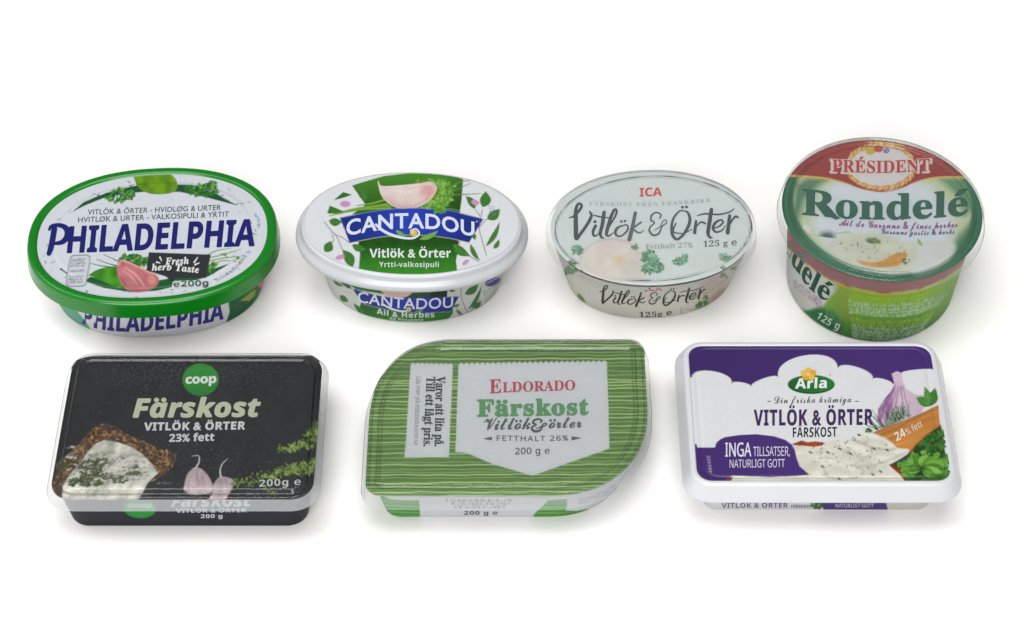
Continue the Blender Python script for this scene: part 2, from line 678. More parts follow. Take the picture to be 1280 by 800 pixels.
    def brush(s, P, w, col, level=0):                        # brush lettering: a ribbon of varying width
        P = np.asarray(P, float)
        n0 = len(P)
        W = np.asarray(w, float) if np.ndim(w) else np.full(n0, float(w))
        C = spline(P, 8)
        W = np.interp(np.linspace(0, n0 - 1, len(C)), np.arange(n0), W)
        tg = np.gradient(C, axis=0)
        tg /= np.maximum(np.linalg.norm(tg, axis=1), 1e-6)[:, None]
        nn = np.stack([-tg[:, 1], tg[:, 0]], 1)
        k = np.array([0.97, 0.8, 0.45, 0.0])
        pre = [C[0] - tg[0] * W[0] / 2 * math.sqrt(1 - q * q) for q in k[::-1]]
        post = [C[-1] + tg[-1] * W[-1] / 2 * math.sqrt(1 - q * q) for q in k]
        C = np.concatenate([pre, C, post])
        nn = np.concatenate([np.tile(nn[0], (4, 1)), nn, np.tile(nn[-1], (4, 1))])
        W = np.concatenate([W[0] * k[::-1], W, W[-1] * k])
        A, B = C + nn * W[:, None] / 2, C - nn * W[:, None] / 2
        m = len(C)
        i = np.arange(m - 1)
        T = np.concatenate([np.stack([i, i + 1, m + i + 1], 1), np.stack([i, m + i + 1, m + i], 1)])
        lv = level + np.linspace(0, 0.6, m)
        s._lay(np.concatenate([A, B]), T, col, np.concatenate([lv, lv]))

    def dot(s, x, y, r, col, level=0):
        v, t = _disc(x, y, r, r * .9)
        s._lay(v, t, col, level)

    def shape(s, P, col, level=0):                           # star-shaped flat mark
        P = np.asarray(P, float)
        v = np.concatenate([[P.mean(0)], P])
        n = len(P)
        s._lay(v, np.array([[0, 1 + i, 1 + (i + 1) % n] for i in range(n)]), col, level)

    def build(s, name, mat, root, parent):
        V, T, C = s.V, s.T, s.C
        tr = [T] if len(T) else []
        if s.lv:
            tr.append(np.concatenate(s.lt) + len(V))
            V = np.concatenate([V] + s.lv)
            C = np.concatenate([C] + s.lc)
        tr = np.concatenate(tr) if tr else np.zeros((0, 3), int)
        x, y = proj(V)
        g = 1 + 0.05 * (fbm(x, y, 30, 91) - .5) + 0.07 * (vnoise(x, y, 1.3, 92) - .5)     # print grain
        C = np.clip(C * g[:, None] * (1.42 if mat is FOIL else 1.0), 0.004, 0.92)
        c = root['_c']
        return mesh_obj(name, V, s.Q, tr, mat, parent, np.array([c[0], c[1], 0]) / 1000.0, True, (), C, True)


def sheet(shape, inset, zf, centre, base, N=760, K=105):     # flat printed sheet filling an outline; zf(distance from edge) in mm
    r = shape.ring(inset, N)
    sc = 1 - np.arange(K) / K
    half = shape.half() - inset
    V = np.concatenate([np.concatenate([r * q + centre, np.full((N, 1), zf((1 - q) * half))], 1) for q in sc] + [[[centre[0], centre[1], zf(half)]]]) / 1000.0
    i = np.arange(N)
    j = (i + 1) % N
    Q = np.concatenate([np.stack([k * N + i, k * N + j, (k + 1) * N + j, (k + 1) * N + i], 1) for k in range(K - 1)])
    T = np.stack([(K - 1) * N + i, (K - 1) * N + j, np.full(N, K * N)], 1)
    p = Print(V, Q, T, base)
    p.flat_hit(zf(half))
    return p


def tub_skin(shape, prof, centre, base, N=760, rows=46):     # the printed wall of a tub, foot to rim
    prof = np.array(prof, float)
    L = np.concatenate([[0], np.cumsum(np.linalg.norm(np.diff(prof, axis=0), axis=1))])
    d = np.linspace(0, L[-1], rows)
    pr = [(np.interp(q, L, prof[:, 0]), np.interp(q, L, prof[:, 1])) for q in d]
    V, Q = loft_arrays(shape, pr, N, centre)
    out = V - np.array([centre[0] / 1000, centre[1] / 1000, 0])
    out[:, 2] = 0
    ok = ((CAM - V) * out).sum(1) > 0
    n = len(V)
    p = Print(V, Q, np.zeros((0, 3), int), base, ok)
    p.bvh_hit(centre)
    return p


def tub_root(name, c, label):
    o = bpy.data.objects.new(name, None)
    o.empty_display_size = 0.02
    o.location = (c[0] / 1000, c[1] / 1000, 0)
    COL.objects.link(o)
    o['label'] = label
    o['category'] = 'cheese tub'
    o['group'] = 'tubs of garlic and herb cream cheese'
    o['_c'] = (float(c[0]), float(c[1]))
    return o


G1, G2, G3, G4 = (38, 104, 40), (60, 135, 50), (24, 78, 36), (108, 165, 60)
WHITE = (232, 235, 238)

# ------------------------------------------------------------------ the white surface everything stands on
m, nt, p = new_mat('white_paper')
p.inputs['Base Color'].default_value = (0.80, 0.79, 0.772, 1)
p.inputs['Roughness'].default_value = 0.75
p.inputs['Specular IOR Level'].default_value = 0.15
noise_bump(nt, 120, 0.03, 0.0005, p.inputs['Normal'])
gv = np.array([[-3, -2.5, 0], [3, -2.5, 0], [3, 3, 0], [-3, 3, 0]], float)
tb = mesh_obj('table_surface', gv, [[0, 1, 2, 3]], np.zeros((0, 3), int), m, None, np.zeros(3), False)
tb['kind'] = 'structure'

PRINT = print_mat('gloss_print', 0.32, 0.3, 0.10)
WALL = print_mat('wall_print', 0.5, 0.12, 0.10)
FOIL = print_mat('foil_print', 0.5, 0.25, 0.15, 90)
MILK = plastic('milky_plastic', (0.63, 0.65, 0.67), 0.24, 0.5, 0.25)

# ================================================================== 1. oval tub, green-rimmed lid, navy lettering
c = np.array([-178.2, 25.2])
root = tub_root('oval_tub', c, 'oval tub with a bright green lid rim and big navy capitals')
sh = Super(61.6, 47.4, 2.25, 4)
GREEN = plastic('green_plastic', tuple(lin((10, 126, 24))), 0.22, 0.5, 0.0, 0.12)
t = tub_skin(Super(59.5, 45.2, 2.25, 4), [(9.0, 0), (7.6, 1.4), (0.6, 29), (0.4, 31)], c, (226, 227, 231))
t.poly([(60, 380), (80, 370), (106, 400), (122, 424), (100, 424), (60, 395)], (96, 168, 138))
t.line([(72, 386), (90, 405), (112, 418)], 1.6, (60, 130, 100))
t.poly([(285, 372), (287, 390), (281, 408), (283, 420), (330, 396), (350, 350), (350, 320), (320, 350)], (16, 98, 54))
t.poly([(300, 376), (318, 362), (322, 366), (312, 376)], (150, 175, 50))
t.leaf((318, 372), (334, 350), 10, (44, 120, 40))
t.poly([(322, 357), (326, 346), (336, 338), (341, 338), (338, 352), (330, 362)], (214, 128, 138), smooth=True)
t.poly([(318, 377), (328, 366), (340, 350), (344, 352), (336, 368), (322, 384)], (228, 226, 228))
t.text('PHILADELPHIA', 'sb', [(103, 404), (122, 410.5), (150, 414), (180, 413.6), (215, 410), (250, 405), (279, 398.5)], 22, (34, 40, 128), 0.06, 'v', 0, -0.01, 0, 0.45)
t.build('tub', WALL, root, root)
lid = loft('lid', sh, fillet([(-1.0, 27.4), (-0.7, 29.5), (0, 35.2), (1.2, 36.4), (4.2, 36.4), (5.3, 34.8)], 0.9), GREEN, root, root)
L = sheet(sh, 5.0, lambda d: 35.25 + 0.35 * min(1, max(0, (d - 5.5) / 1.2)), c, (214, 219, 227))
r = random.Random(4)
for k in range(64):
    a = r.uniform(0, 6.28)
    q = r.uniform(.84, .97)
    x, y = 190 + 146 * q * math.cos(a) - 4, 298 - 78 * q * math.sin(a) - 12 * q * math.cos(a)
    L.line([(x, y), (x + r.uniform(-4, 4), y + r.uniform(-2.5, 2.5))], r.uniform(.6, 1.7), r.choice([(96, 110, 96), (130, 138, 140), (84, 120, 70), (150, 150, 158)]), .8)
L.poly([(90, 265), (104, 253), (122, 245), (150, 236), (180, 230), (205, 230), (240, 231), (270, 242), (297, 257), (278, 252), (255, 246), (225, 240), (190, 239), (160, 241.5), (128, 248), (106, 257)], (30, 84, 52))
L.poly([(166, 219), (196, 216), (215, 219), (222, 231), (217, 240), (200, 243), (184, 241), (172, 233)], lambda x, y: ink((96, 138, 26))[None] * (0.8 + .7 * vnoise(x, y, 7, 3))[:, None], smooth=True)
L.parsley(150, 244, 18, 8, 60, 1, [G1, G2, G3, (70, 150, 60)], 3, -12)
L.parsley(252, 238, 20, 7, 60, 2, [G1, G2, G3, (52, 120, 34)], 2.8, 8)
L.parsley(265, 232, 6, 5, 16, 3, [G1, G2], 2.6)
PK = [(30, 92, 34), (44, 116, 42), (62, 138, 52), (22, 70, 30), (120, 170, 80)]
for k, (x, y, R_, a) in enumerate(((140, 247, 8, 150), (150, 241, 9, -100), (160, 244, 8, 40), (152, 249, 7, 100), (240, 237, 7, -120), (250, 236, 8, -60), (262, 234, 9, -80), (268, 238, 6, 30), (246, 242, 6, 90))):
    L.sprig(x, y, R_, a, PK, k)
L.text('VITLÖK & ÖRTER - HVIDLØG & URTER', 'reg', [(109.4, 268.6), (276, 262.6)], 6.4, (66, 84, 80), 0.08, 'v', 0.008, 0.02)
L.text('HVITLØK & URTER - VALKOSIPULI & YRTIT', 'reg', [(97.5, 278.2), (286, 270.8)], 6.4, (66, 84, 80), 0.08, 'v', 0.008, 0.02)
L.text('HILADELPHIA', 'sb', [(84, 316.2), (317.5, 307)], 32.6, (30, 34, 112), 0.10, 'v', 0, -0.012, 0, 0.6)
L.brush([(61.5, 287), (64, 283), (72, 281.5), (80, 283.5), (84.5, 289), (83.5, 297), (77, 303), (68, 304.5)], [3, 4, 5, 6.5, 8.2, 8, 6, 4], (30, 34, 112))
L.brush([(68, 286), (66, 298), (63.5, 310), (61, 317)], [7.2, 7.4, 7, 5.6], (30, 34, 112))
L.poly([(106, 352), (112, 346), (150, 352), (200, 350), (245, 343), (288, 329), (262, 345), (232, 355), (196, 363.5), (165, 365.5), (130, 360)], (18, 92, 44))
L.poly([(110, 344), (122, 337), (140, 333), (152, 336), (156, 348), (150, 360), (132, 353)], lambda x, y: ink((66, 138, 34))[None] * (0.6 + .9 * vnoise(x, y, 9, 5))[:, None], smooth=True)
for q in ([(129, 318), (140, 323), (152, 329)], [(121, 324), (134, 329), (148, 333)], [(113, 329), (125, 332), (138, 334)]):
    L.line(q, [.7, 1.1, 1.6], (52, 84, 60))
L.line([(76, 336), (84, 342)], 2.0, (52, 70, 62))
L.parsley(168, 325, 19, 6, 60, 6, [G1, G2, G3, (60, 130, 40)], 3.2, 6)
for k, (x, y, R_, a) in enumerate(((158, 326, 7, -130), (168, 323, 8, -80), (178, 326, 8, -60), (186, 326, 7, -20), (172, 329, 7, 20))):
    L.sprig(x, y, R_, a, PK, 20 + k)
for k, (x, y, R_, a) in enumerate(((262, 336, 6, 60), (266, 331, 6, -20), (280, 319, 4, -60), (296, 322, 4, 10))):
    L.sprig(x, y, R_, a, [(70, 130, 44), (96, 150, 50), (120, 160, 70)], 30 + k)
L.poly([(146, 337), (147, 329), (151, 324.5), (158, 326), (175, 333.5), (189, 340), (198, 347), (197, 356), (186, 363), (170, 365.5), (157, 361), (149, 350)], lambda x, y: ink((198, 120, 122))[None] * (0.66 + .45 * fbm(x, y, 9, 8) + .22 * np.clip((352 - y) / 26, 0, 1) - .1 * np.clip((x - 186) / 10, 0, 1))[:, None], smooth=True)
L.line([(148, 332), (152, 326), (160, 328), (176, 335), (191, 343)], [1, 1.4, 1, 1, 1.2], (238, 206, 200), .8)
L.line([(156, 334), (170, 344), (180, 357)], [2, 4, 2], (232, 172, 170), .6)
L.line([(152, 348), (160, 359), (174, 363), (188, 360)], [2, 3.4, 3.4, 2], (150, 78, 84), .6, 1.6)
L.line([(154, 338), (164, 346), (172, 356)], [1.6, 2.6, 1.2], (236, 186, 182), .5, 1.2)
L.line([(176, 338), (184, 348), (186, 358)], [1, 2.2, 1.2], (168, 92, 96), .5, 1.2)
L.ell(153, 330, 3, 4.5, (170, 92, 96), -30, .5, 1.6)
L.ell(190, 350, 5.5, 6, (226, 150, 140), 20, .8, 2)
for k in range(26):
    L.ell(r.uniform(185, 196), r.uniform(343, 358), .8, .6, (196, 110, 104), 0, .8)
for q in ([(262, 322), (280, 318), (302, 311)], [(262, 326), (284, 322), (306, 320)], [(262, 332), (278, 326), (296, 327)], [(260, 318), (272, 313), (290, 310)]):
    L.line(q, [1.4, 1.2, .6], (110, 150, 50))
L.parsley(264, 334, 6, 6, 26, 9, [G2, (90, 150, 40), G1], 2.2)
L.parsley(286, 320, 16, 8, 12, 10, [(120, 150, 60), (90, 130, 60)], 1.3)
L.poly([(186, 315.3), (263.5, 318.2), (258, 347.6), (222, 347.2), (214, 352.5), (208, 346), (183, 338)], (48, 52, 54))
L.text('Fresh', 'serbi', [(207, 331), (236, 330)], 8.4, (226, 228, 226), -0.1, 'v', 0, 0.03, 1, 0.25)
L.text('herb Taste', 'serbi', [(190, 338.5), (212, 338), (249, 341.5)], 8.2, (226, 228, 226), -0.1, 'v', 0, 0.03, 1, 0.25)
for q in ([(200, 322), (202, 326)], [(196, 328), (200, 329)], [(243, 328), (247, 322)], [(244, 331), (249, 329)]):
    L.brush(q, [2.4, 1.2], (222, 224, 222), 1)
L.poly([(215, 357), (217, 352), (224, 351), (260, 351), (261, 357), (252, 360), (218, 361)], (204, 212, 214), smooth=True)
L.text('℮200g', 'sans', [(217, 358.4), (260, 356.8)], 6.4, (70, 76, 80), 0, 'v', 0, 0.04, 0, 0.25)
L.poly([(87.5, 321), (91, 318.8), (108, 318), (113, 320), (112.6, 330), (107.5, 356), (103, 358.4), (86, 358.6), (82.4, 356), (83, 346)], (120, 126, 132))
L.poly([(88.5, 322), (92, 320), (107.5, 319.2), (112, 321), (111.4, 330), (106.5, 355.4), (102.5, 357.2), (86.6, 357.4), (83.6, 355), (84.2, 346)], (206, 211, 217))
for k, yy in enumerate((326, 330, 333.5, 340, 347, 350.5, 354)):
    L.greek([(90 - k * .8, yy), (107 - k * .6, yy - .6)], 3, (96, 100, 106), 20 + k)
L.greek([(272, 352), (290, 340), (304, 326), (313, 314)], 4.2, (104, 108, 118), 31)
L.greek([(318, 268), (322, 276), (323, 286)], 4, (110, 120, 180), 32)
L.build('printed_label', PRINT, root, lid)

# ================================================================== 2. oval tub, milky lid, blue banner
c = np.array([-49.8, 29.6])
root = tub_root('oval_tub', c, 'oval tub with milky white lid, white letters on a blue banner below a garlic clove')
t = tub_skin(Super(50.5, 38.0, 2.1, -1.5), [(7.4, 0), (6.2, 1.2), (1.0, 32), (0.6, 34)], c, (214, 217, 212))
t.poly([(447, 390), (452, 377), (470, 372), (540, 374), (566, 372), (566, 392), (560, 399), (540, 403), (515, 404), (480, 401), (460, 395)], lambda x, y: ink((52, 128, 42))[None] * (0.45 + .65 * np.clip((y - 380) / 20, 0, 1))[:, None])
t.poly([(424, 352), (436, 354), (440, 361), (434, 360)], (40, 104, 50))
t.poly([(436, 355), (470, 360), (480, 365), (500, 371), (445, 362)], (46, 112, 44))
t.poly([(470, 362), (520, 362), (559, 362), (559, 371), (520, 374), (490, 372)], (36, 84, 40))
t.poly([(474, 362), (485, 370), (500, 372), (512, 369), (515, 360)], (222, 184, 172), smooth=True)
t.poly([(540, 364), (559, 363), (559, 371), (536, 372)], (22, 44, 26))
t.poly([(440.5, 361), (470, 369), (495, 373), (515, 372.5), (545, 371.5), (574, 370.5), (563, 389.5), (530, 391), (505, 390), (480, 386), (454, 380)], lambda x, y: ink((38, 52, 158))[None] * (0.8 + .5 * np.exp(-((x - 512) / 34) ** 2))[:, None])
t.line([(454, 380), (480, 386.2), (505, 390.2), (530, 391.2), (563, 389.6)], .8, (150, 160, 120))
t.text('CANTADOU', 'reg', [(447, 377), (470, 381), (500, 385), (530, 386), (566, 384)], 13, (228, 233, 244), 0.05, 'v', 0.012, 0.02)
t.brush([(478, 380), (490, 386), (503, 389), (512, 387.5)], [2.4, 2.4, 2.2, 2], (228, 233, 244))
t.dot(511, 386.5, 3.2, (214, 196, 90), 1)
t.leaf((517, 391), (530, 386), 3.6, (110, 160, 70))
t.text('Ail & Herbes', 'sb', [(471, 392), (500, 396.6), (543, 396.5)], 6.6, (222, 232, 224), 0, 'v', 0.006, 0.04)
t.text('de Provence', 'sb', [(487, 399.2), (508, 401.6), (529, 401.4)], 3.6, (214, 226, 216), 0, 'v', 0, 0.04)
for q in (((425, 369), (436, 377), 7), ((442, 379), (458, 392), 5), ((416, 350), (430, 358), 4), ((581, 368), (598, 355), 9), ((585, 387), (602, 357), 4.5), ((590, 385), (602, 376), 6), ((594, 386), (606, 381), 3.4), ((570, 386), (580, 395), 3.6), ((566, 383), (575, 380), 4), ((560, 361), (570, 364), 4)):
    t.leaf(q[0], q[1], q[2], (52, 118, 44), (90, 150, 80))
t.line([(576, 358), (577, 372), (582, 386), (588, 394)], .9, (110, 100, 104))
t.line([(588, 394), (592, 382), (600, 374)], .8, (90, 110, 80))
t.ell(616, 352, 10, 5.2, (70, 66, 140), -22)
t.line([(609, 354), (622, 347)], 1.2, (190, 190, 225))
for k in range(5):
    t.greek([(604 + k, 366 + 4 * k), (622 - k, 358 + 4 * k)], 2.4, (160, 162, 160), 50 + k)
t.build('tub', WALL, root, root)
sh = Super(58.0, 39.9, 2.15, -1.5)
lid = loft('lid', sh, fillet([(0.3, 31.2), (0, 32.4), (0.6, 34.0), (2.6, 36.2), (3.4, 38.6), (4.6, 39.2), (6.5, 39.0)], 0.9), MILK, root, root)
L = sheet(sh, 5.0, lambda d: 39.3 + 0 * d, c, (226, 229, 233))
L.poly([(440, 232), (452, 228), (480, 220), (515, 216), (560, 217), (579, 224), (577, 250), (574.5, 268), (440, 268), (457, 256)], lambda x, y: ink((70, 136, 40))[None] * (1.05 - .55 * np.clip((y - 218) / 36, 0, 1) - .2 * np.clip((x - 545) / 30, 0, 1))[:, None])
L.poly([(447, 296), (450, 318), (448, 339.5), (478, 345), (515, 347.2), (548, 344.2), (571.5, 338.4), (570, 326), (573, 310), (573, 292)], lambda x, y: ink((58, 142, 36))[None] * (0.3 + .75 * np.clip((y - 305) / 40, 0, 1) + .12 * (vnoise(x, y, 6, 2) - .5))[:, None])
L.ell(571, 303, 4, 3, (70, 44, 30), 0, .7, 1.5)
for q in ([(412, 270), (440, 262), (484, 255)], [(420, 268), (450, 262), (488, 260)], [(446, 257), (466, 254), (486, 248)], [(436, 265), (470, 258), (500, 257)]):
    L.line(q, [1.2, 2.4, 3], (104, 152, 46))
    L.line(q, [.5, .8, .9], (160, 190, 90), .7)
for q in ([(560, 234), (574, 228), (590, 225)], [(562, 240), (575, 235), (588, 229)], [(560, 243.5), (580, 243), (601, 242)], [(552, 262), (562, 261), (575, 263)]):
    L.line(q, [1.4, 1.2, .8], (104, 140, 80))
L.parsley(545, 240, 19, 16, 90, 11, [(92, 148, 50), (120, 176, 66), (76, 132, 40), (140, 190, 90)], 4.2, 35)
L.parsley(535, 256, 14, 7, 40, 12, [(70, 130, 44), (56, 112, 36), (100, 156, 60)], 3.2, 20)
LK = [(84, 142, 46), (112, 170, 62), (70, 126, 38), (134, 188, 84), (142, 188, 92)]
for k, (x, y, R_, a) in enumerate(((540, 250, 14, 60), (552, 244, 15, 20), (548, 232, 15, -50), (556, 236, 13, -10), (536, 258, 11, 110), (550, 256, 11, 60), (534, 228, 8, -100))):
    L.sprig(x, y, R_, a, LK, 40 + k)
L.parsley(530, 226, 10, 3, 16, 13, [(110, 160, 60), (80, 130, 40)], 2.5)
L.poly([(472, 228), (473.5, 226), (475, 231), (482, 232.6), (500, 231.4), (524, 229), (536, 227), (543, 229.5), (546.5, 235), (542, 245), (532, 254.5), (516, 261), (498, 260.5), (484, 253), (476, 243)],
       lambda x, y: ink((226, 208, 202))[None] * np.array([1, .98, .98])[None] * (0.92 + .16 * vnoise(x, y, 10, 4))[:, None] * (1 - np.array([.02, .28, .26])[None] * np.exp(-(((x - 535) / 14) ** 2 + ((y - 240) / 9) ** 2))[:, None]) * (1 - .12 * np.clip((y - 248) / 12, 0, 1))[:, None], smooth=True)
L.line([(474, 231), (478, 243), (486, 253)], 1.2, (238, 226, 206), .8)
L.line([(490, 236), (508, 240), (524, 236)], [2, 6, 3], (240, 232, 226), .5, 2.5)
L.line([(480, 246), (496, 257), (516, 258), (534, 249)], [2, 4, 4, 3], (206, 168, 152), .55, 2)
L.line([(530, 232), (538, 238), (534, 248)], [3, 6, 3], (214, 136, 130), .45, 2.5)
L.line([(478, 234), (500, 233), (524, 231), (540, 230)], .9, (244, 238, 234), .7)
for q in ((513, 240), (510, 248), (516, 254), (520, 245)):
    L.ell(*q, 1.4, 1, (236, 226, 222), 0, .8)
# banner
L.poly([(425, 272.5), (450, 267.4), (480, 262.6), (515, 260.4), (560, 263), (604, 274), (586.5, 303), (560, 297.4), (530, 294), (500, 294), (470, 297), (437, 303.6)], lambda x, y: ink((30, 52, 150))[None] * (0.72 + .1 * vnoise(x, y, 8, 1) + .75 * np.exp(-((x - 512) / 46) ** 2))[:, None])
L.line([(437, 303.8), (470, 297.2), (500, 294.2), (530, 294.2), (560, 297.6), (586, 303.2)], 1.0, (168, 170, 120))
L.line([(425, 272.2), (450, 267.1), (480, 262.3), (515, 260.1), (560, 262.7), (604, 273.7)], .8, (120, 140, 200))
L.parsley(548, 261, 9, 5, 24, 15, [(104, 160, 56), (80, 140, 44)], 3)
base_ = [(433, 294.6), (455, 290.4), (485, 286.2), (515, 285), (545, 286.4), (566, 290), (593, 295.4)]
L.text('CANTADOU', 'reg', base_, (18.5, 17.4), (224, 232, 246), 0.0, 'v', 0.022, 0.03)
L.brush([(470, 281), (478, 288), (490, 294), (505, 297.6), (517, 297.6), (524, 292.5), (520, 286.5), (513, 288.5)], [3, 3.6, 3.6, 3.2, 2.8, 2.4, 2, 1.6], (224, 232, 246), 1)
L.dot(517, 291.5, 4.6, (224, 190, 84), 2)
L.dot(516, 290.5, 2, (240, 220, 150), 3)
L.leaf((495, 287.5), (508, 295), 5, (112, 160, 76), (160, 190, 110))
L.leaf((524, 299), (548, 288), 6.4, (112, 166, 72), (160, 196, 110))
L.dot(596, 277, 1.6, (130, 150, 220))
L.text('Vitlök & Örter', 'sb', [(462, 322), (563.5, 322)], 10.8, (226, 236, 232), 0, 'v', 0.006, -0.01)
L.text('Yrtti-valkosipuli', 'sb', [(474, 333.8), (548.6, 334)], 6.4, (218, 230, 222), 0, 'v', 0, 0.04)
L.poly([(417, 250.5), (429, 240), (440, 243.5), (430, 247)], (48, 110, 42))
L.poly([(409, 267), (412, 257), (420, 260), (430, 264.5), (420, 267)], (60, 120, 40))
LG = (62, 122, 44)
for q in (((411, 276), (428, 277), 10), ((406, 315), (414, 301), 12), ((441, 334), (428, 312), 13), ((457, 252), (445, 231), 11), ((594, 261), (582, 245), 9), ((604, 259), (607, 239), 14), ((609, 274), (625, 261), 12), ((607, 308), (625, 276), 6.5), ((617, 311), (624, 299), 6), ((588, 305), (600, 326), 6), ((566, 305), (588, 320), 11), ((440, 306), (458, 312), 9), ((593, 292), (594, 300), 5)):
    L.leaf(q[0], q[1], q[2], LG, (104, 156, 80))
for q in ([(405, 277), (414, 288), (421, 296), (429, 314)], [(414, 290), (417, 300), (414, 304)], [(418, 293), (428, 297), (436, 303)], [(608, 319), (602, 298), (599, 283), (603, 262)], [(600, 283), (606, 276), (612, 272)], [(586, 320), (594, 324), (598, 327)], [(600, 270), (594, 262)]):
    L.line(q, .9, (112, 92, 98))
for q in ((431.5, 255, 6.5, 4, 0), (425, 321.5, 6, 3, -15), (594, 253, 5, 3.4, 20), (582, 328, 5, 2.6, -38)):
    L.ell(q[0], q[1], q[2], q[3], (206, 150, 196), q[4])
for k in range(3):
    L.greek([(610 + 3 * k, 256 + k), (613 + 3 * k, 268 + k)], 1.8, (120, 130, 160), 90 + k)
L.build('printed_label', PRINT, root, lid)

# ================================================================== 3. oval tub, hazy lid, brush lettering
c = np.array([69.5, 30.8])
root = tub_root('oval_tub', c, 'oval cream tub with a hazy grey lid lettered in black brush script')
t = tub_skin(Super(49.8, 38.6, 2.1, 4), [(9.4, 0), (8.2, 1.2), (1.0, 29), (0.6, 32)], c, (222, 220, 207))
brV = [([(265, 525), (300, 515), (340, 480), (375, 430), (372, 402), (345, 402), (326, 450), (325, 520), (326, 620), (330, 712), (362, 680), (420, 600), (455, 540), (468, 500), (450, 468)], [8, 14, 20, 20, 16, 18, 24, 30, 32, 30, 22, 22, 22, 20, 10]),
       ([(505, 600), (482, 650), (490, 690), (520, 682), (548, 650)], [22, 20, 16, 10, 6]),
       ([(582, 478), (566, 590), (548, 660), (556, 700), (580, 712)], [26, 26, 24, 18, 8]), ([(490, 503), (560, 520), (642, 528)], [8, 12, 7]),
       ([(605, 655), (640, 590), (685, 510), (697, 462), (675, 455), (645, 520), (615, 620), (604, 675), (628, 690), (664, 664)], [8, 10, 14, 16, 18, 24, 26, 22, 12, 6]),
       ([(742, 598), (700, 622), (684, 662), (705, 692), (745, 688), (790, 645), (800, 605), (772, 590), (742, 606)], [10, 20, 20, 14, 12, 14, 12, 10, 8]),
       ([(866, 482), (842, 600), (812, 722)], [24, 26, 30]), ([(918, 568), (872, 600), (846, 624), (880, 655), (912, 662), (942, 640)], [14, 14, 12, 14, 10, 5])]
brO = [([(105, 532), (118, 500), (80, 478), (36, 500), (26, 545), (58, 572), (20, 610), (14, 650), (50, 685), (98, 668), (128, 605), (168, 572), (158, 546), (132, 562), (112, 605), (60, 640)], [10, 12, 12, 14, 14, 10, 12, 16, 16, 14, 10, 8, 8, 8, 8, 6]),
       ([(345, 468), (292, 464), (238, 520), (216, 595), (222, 680), (262, 722), (318, 682), (368, 600), (380, 530), (360, 478), (330, 464)], [8, 12, 16, 20, 22, 18, 20, 24, 22, 16, 8]), ([(255, 575), (228, 640), (250, 662), (320, 668), (380, 642), (402, 628)], [10, 14, 10, 8, 8, 5]),
       ([(436, 558), (430, 610), (424, 662)], [18, 22, 24]), ([(432, 615), (470, 572), (500, 568), (522, 580)], [8, 12, 14, 12]),
       ([(576, 452), (560, 560), (545, 660), (560, 702), (582, 706)], [26, 28, 26, 18, 8]), ([(450, 505), (520, 490), (640, 496), (740, 474), (782, 444)], [8, 12, 12, 10, 7]),
       ([(598, 622), (650, 602), (682, 566), (660, 546), (612, 572), (590, 622), (620, 656), (672, 640), (704, 598)], [8, 12, 14, 12, 18, 20, 14, 10, 6]),
       ([(742, 508), (732, 590), (724, 662)], [22, 26, 28]), ([(734, 604), (770, 540), (800, 514), (818, 526)], [10, 14, 16, 12])]
dots = [('V', 500, 562, 12), ('V', 738, 560, 10), ('V', 772, 556, 10), ('O', 313, 430, 11), ('O', 350, 428, 11)]
ZV, ZO = Z(675, 200, 7.27), Z(810, 200, 7.27)


def brush_word(pr, warp, ws, col, seed=0, dry=0.0):
    for src, conv in ((brV, ZV), (brO, ZO)):
        for P, W in src:
            pr.brush([warp(*q) for q in conv(*P)], [w / 7.27 * ws for w in W], col(conv(*P[:1])[0][0]))
    for k, x, y, q in dots:
        X, Y = (ZV if k == 'V' else ZO)((x, y))[0]
        pr.dot(*warp(X, Y), q / 7.27 * ws, col(X))


def warp_side(x, y):
    u = (x - 712) / (922 - 712)
    X = 748 + u * (883 - 748) * 0.98 + (300 - y) * 0.05
    mid = 381.5 - 22 * (u - .5) ** 2 - 2.5 * u
    return X, mid + (y - 295) * 0.50


t.ell(892, 362, 20, 15, (206, 186, 172), -35, .8, 5)
t.ell(898, 372, 14, 7, (178, 150, 132), -40, .7, 3)
t.line([(868, 362), (884, 366), (896, 356), (912, 346)], 1.2, (190, 168, 154))
t.line([(852, 384), (852, 391), (862, 394), (880, 388)], [.8, 1.2, 1, .8], (150, 146, 134))
t.line([(854, 386), (864, 387), (880, 384)], .8, (176, 172, 160))
t.parsley(905, 344, 6, 3, 12, 41, [(120, 140, 110)], 2)
t.parsley(918, 336, 4, 2, 8, 42, [(120, 144, 112)], 2)
t.parsley(712, 338, 9, 5, 40, 45, [(50, 132, 62), (40, 108, 52), (86, 160, 90)], 2.6, -10)
t.leaf((722, 366), (733, 379), 5.5, (104, 140, 62), (196, 206, 150))
t.parsley(878, 381, 8, 4, 26, 43, [(60, 120, 44), (44, 96, 36), (90, 150, 60)], 2.4, -15)
t.parsley(882, 372, 3, 3, 10, 44, [(70, 110, 60), (90, 140, 70)], 1.8)
t.text('ICA', 'sb', [(805, 364), (828, 363.4)], 7, (206, 66, 70), 0, 'v', 0.01)
brush_word(t, warp_side, 0.74, lambda x: (56, 58, 56))
t.text('125g ℮', 'serb', [(799, 396), (815, 396.2), (840, 393.2)], 6.2, (62, 64, 60), 0, 'v', 0, 0.03)
t.build('tub', WALL, root, root)
HAZE = clear_plastic('hazy_lid_plastic', 0.08, (0.96, 0.97, 0.97), 0.14, 0.7, 0.25, (0.72, 0.75, 0.745))
sh = Super(52.3, 41.0, 2.1, 4)
F = sheet(Super(50.6, 39.4, 2.1, 4), 0.2, lambda d: 34.8 + 0 * d, c, (208, 215, 213))
th = np.linspace(0, 2 * np.pi, 73)
ang = math.radians(-1.5)
rx_, ry_ = 122.5, 65.6
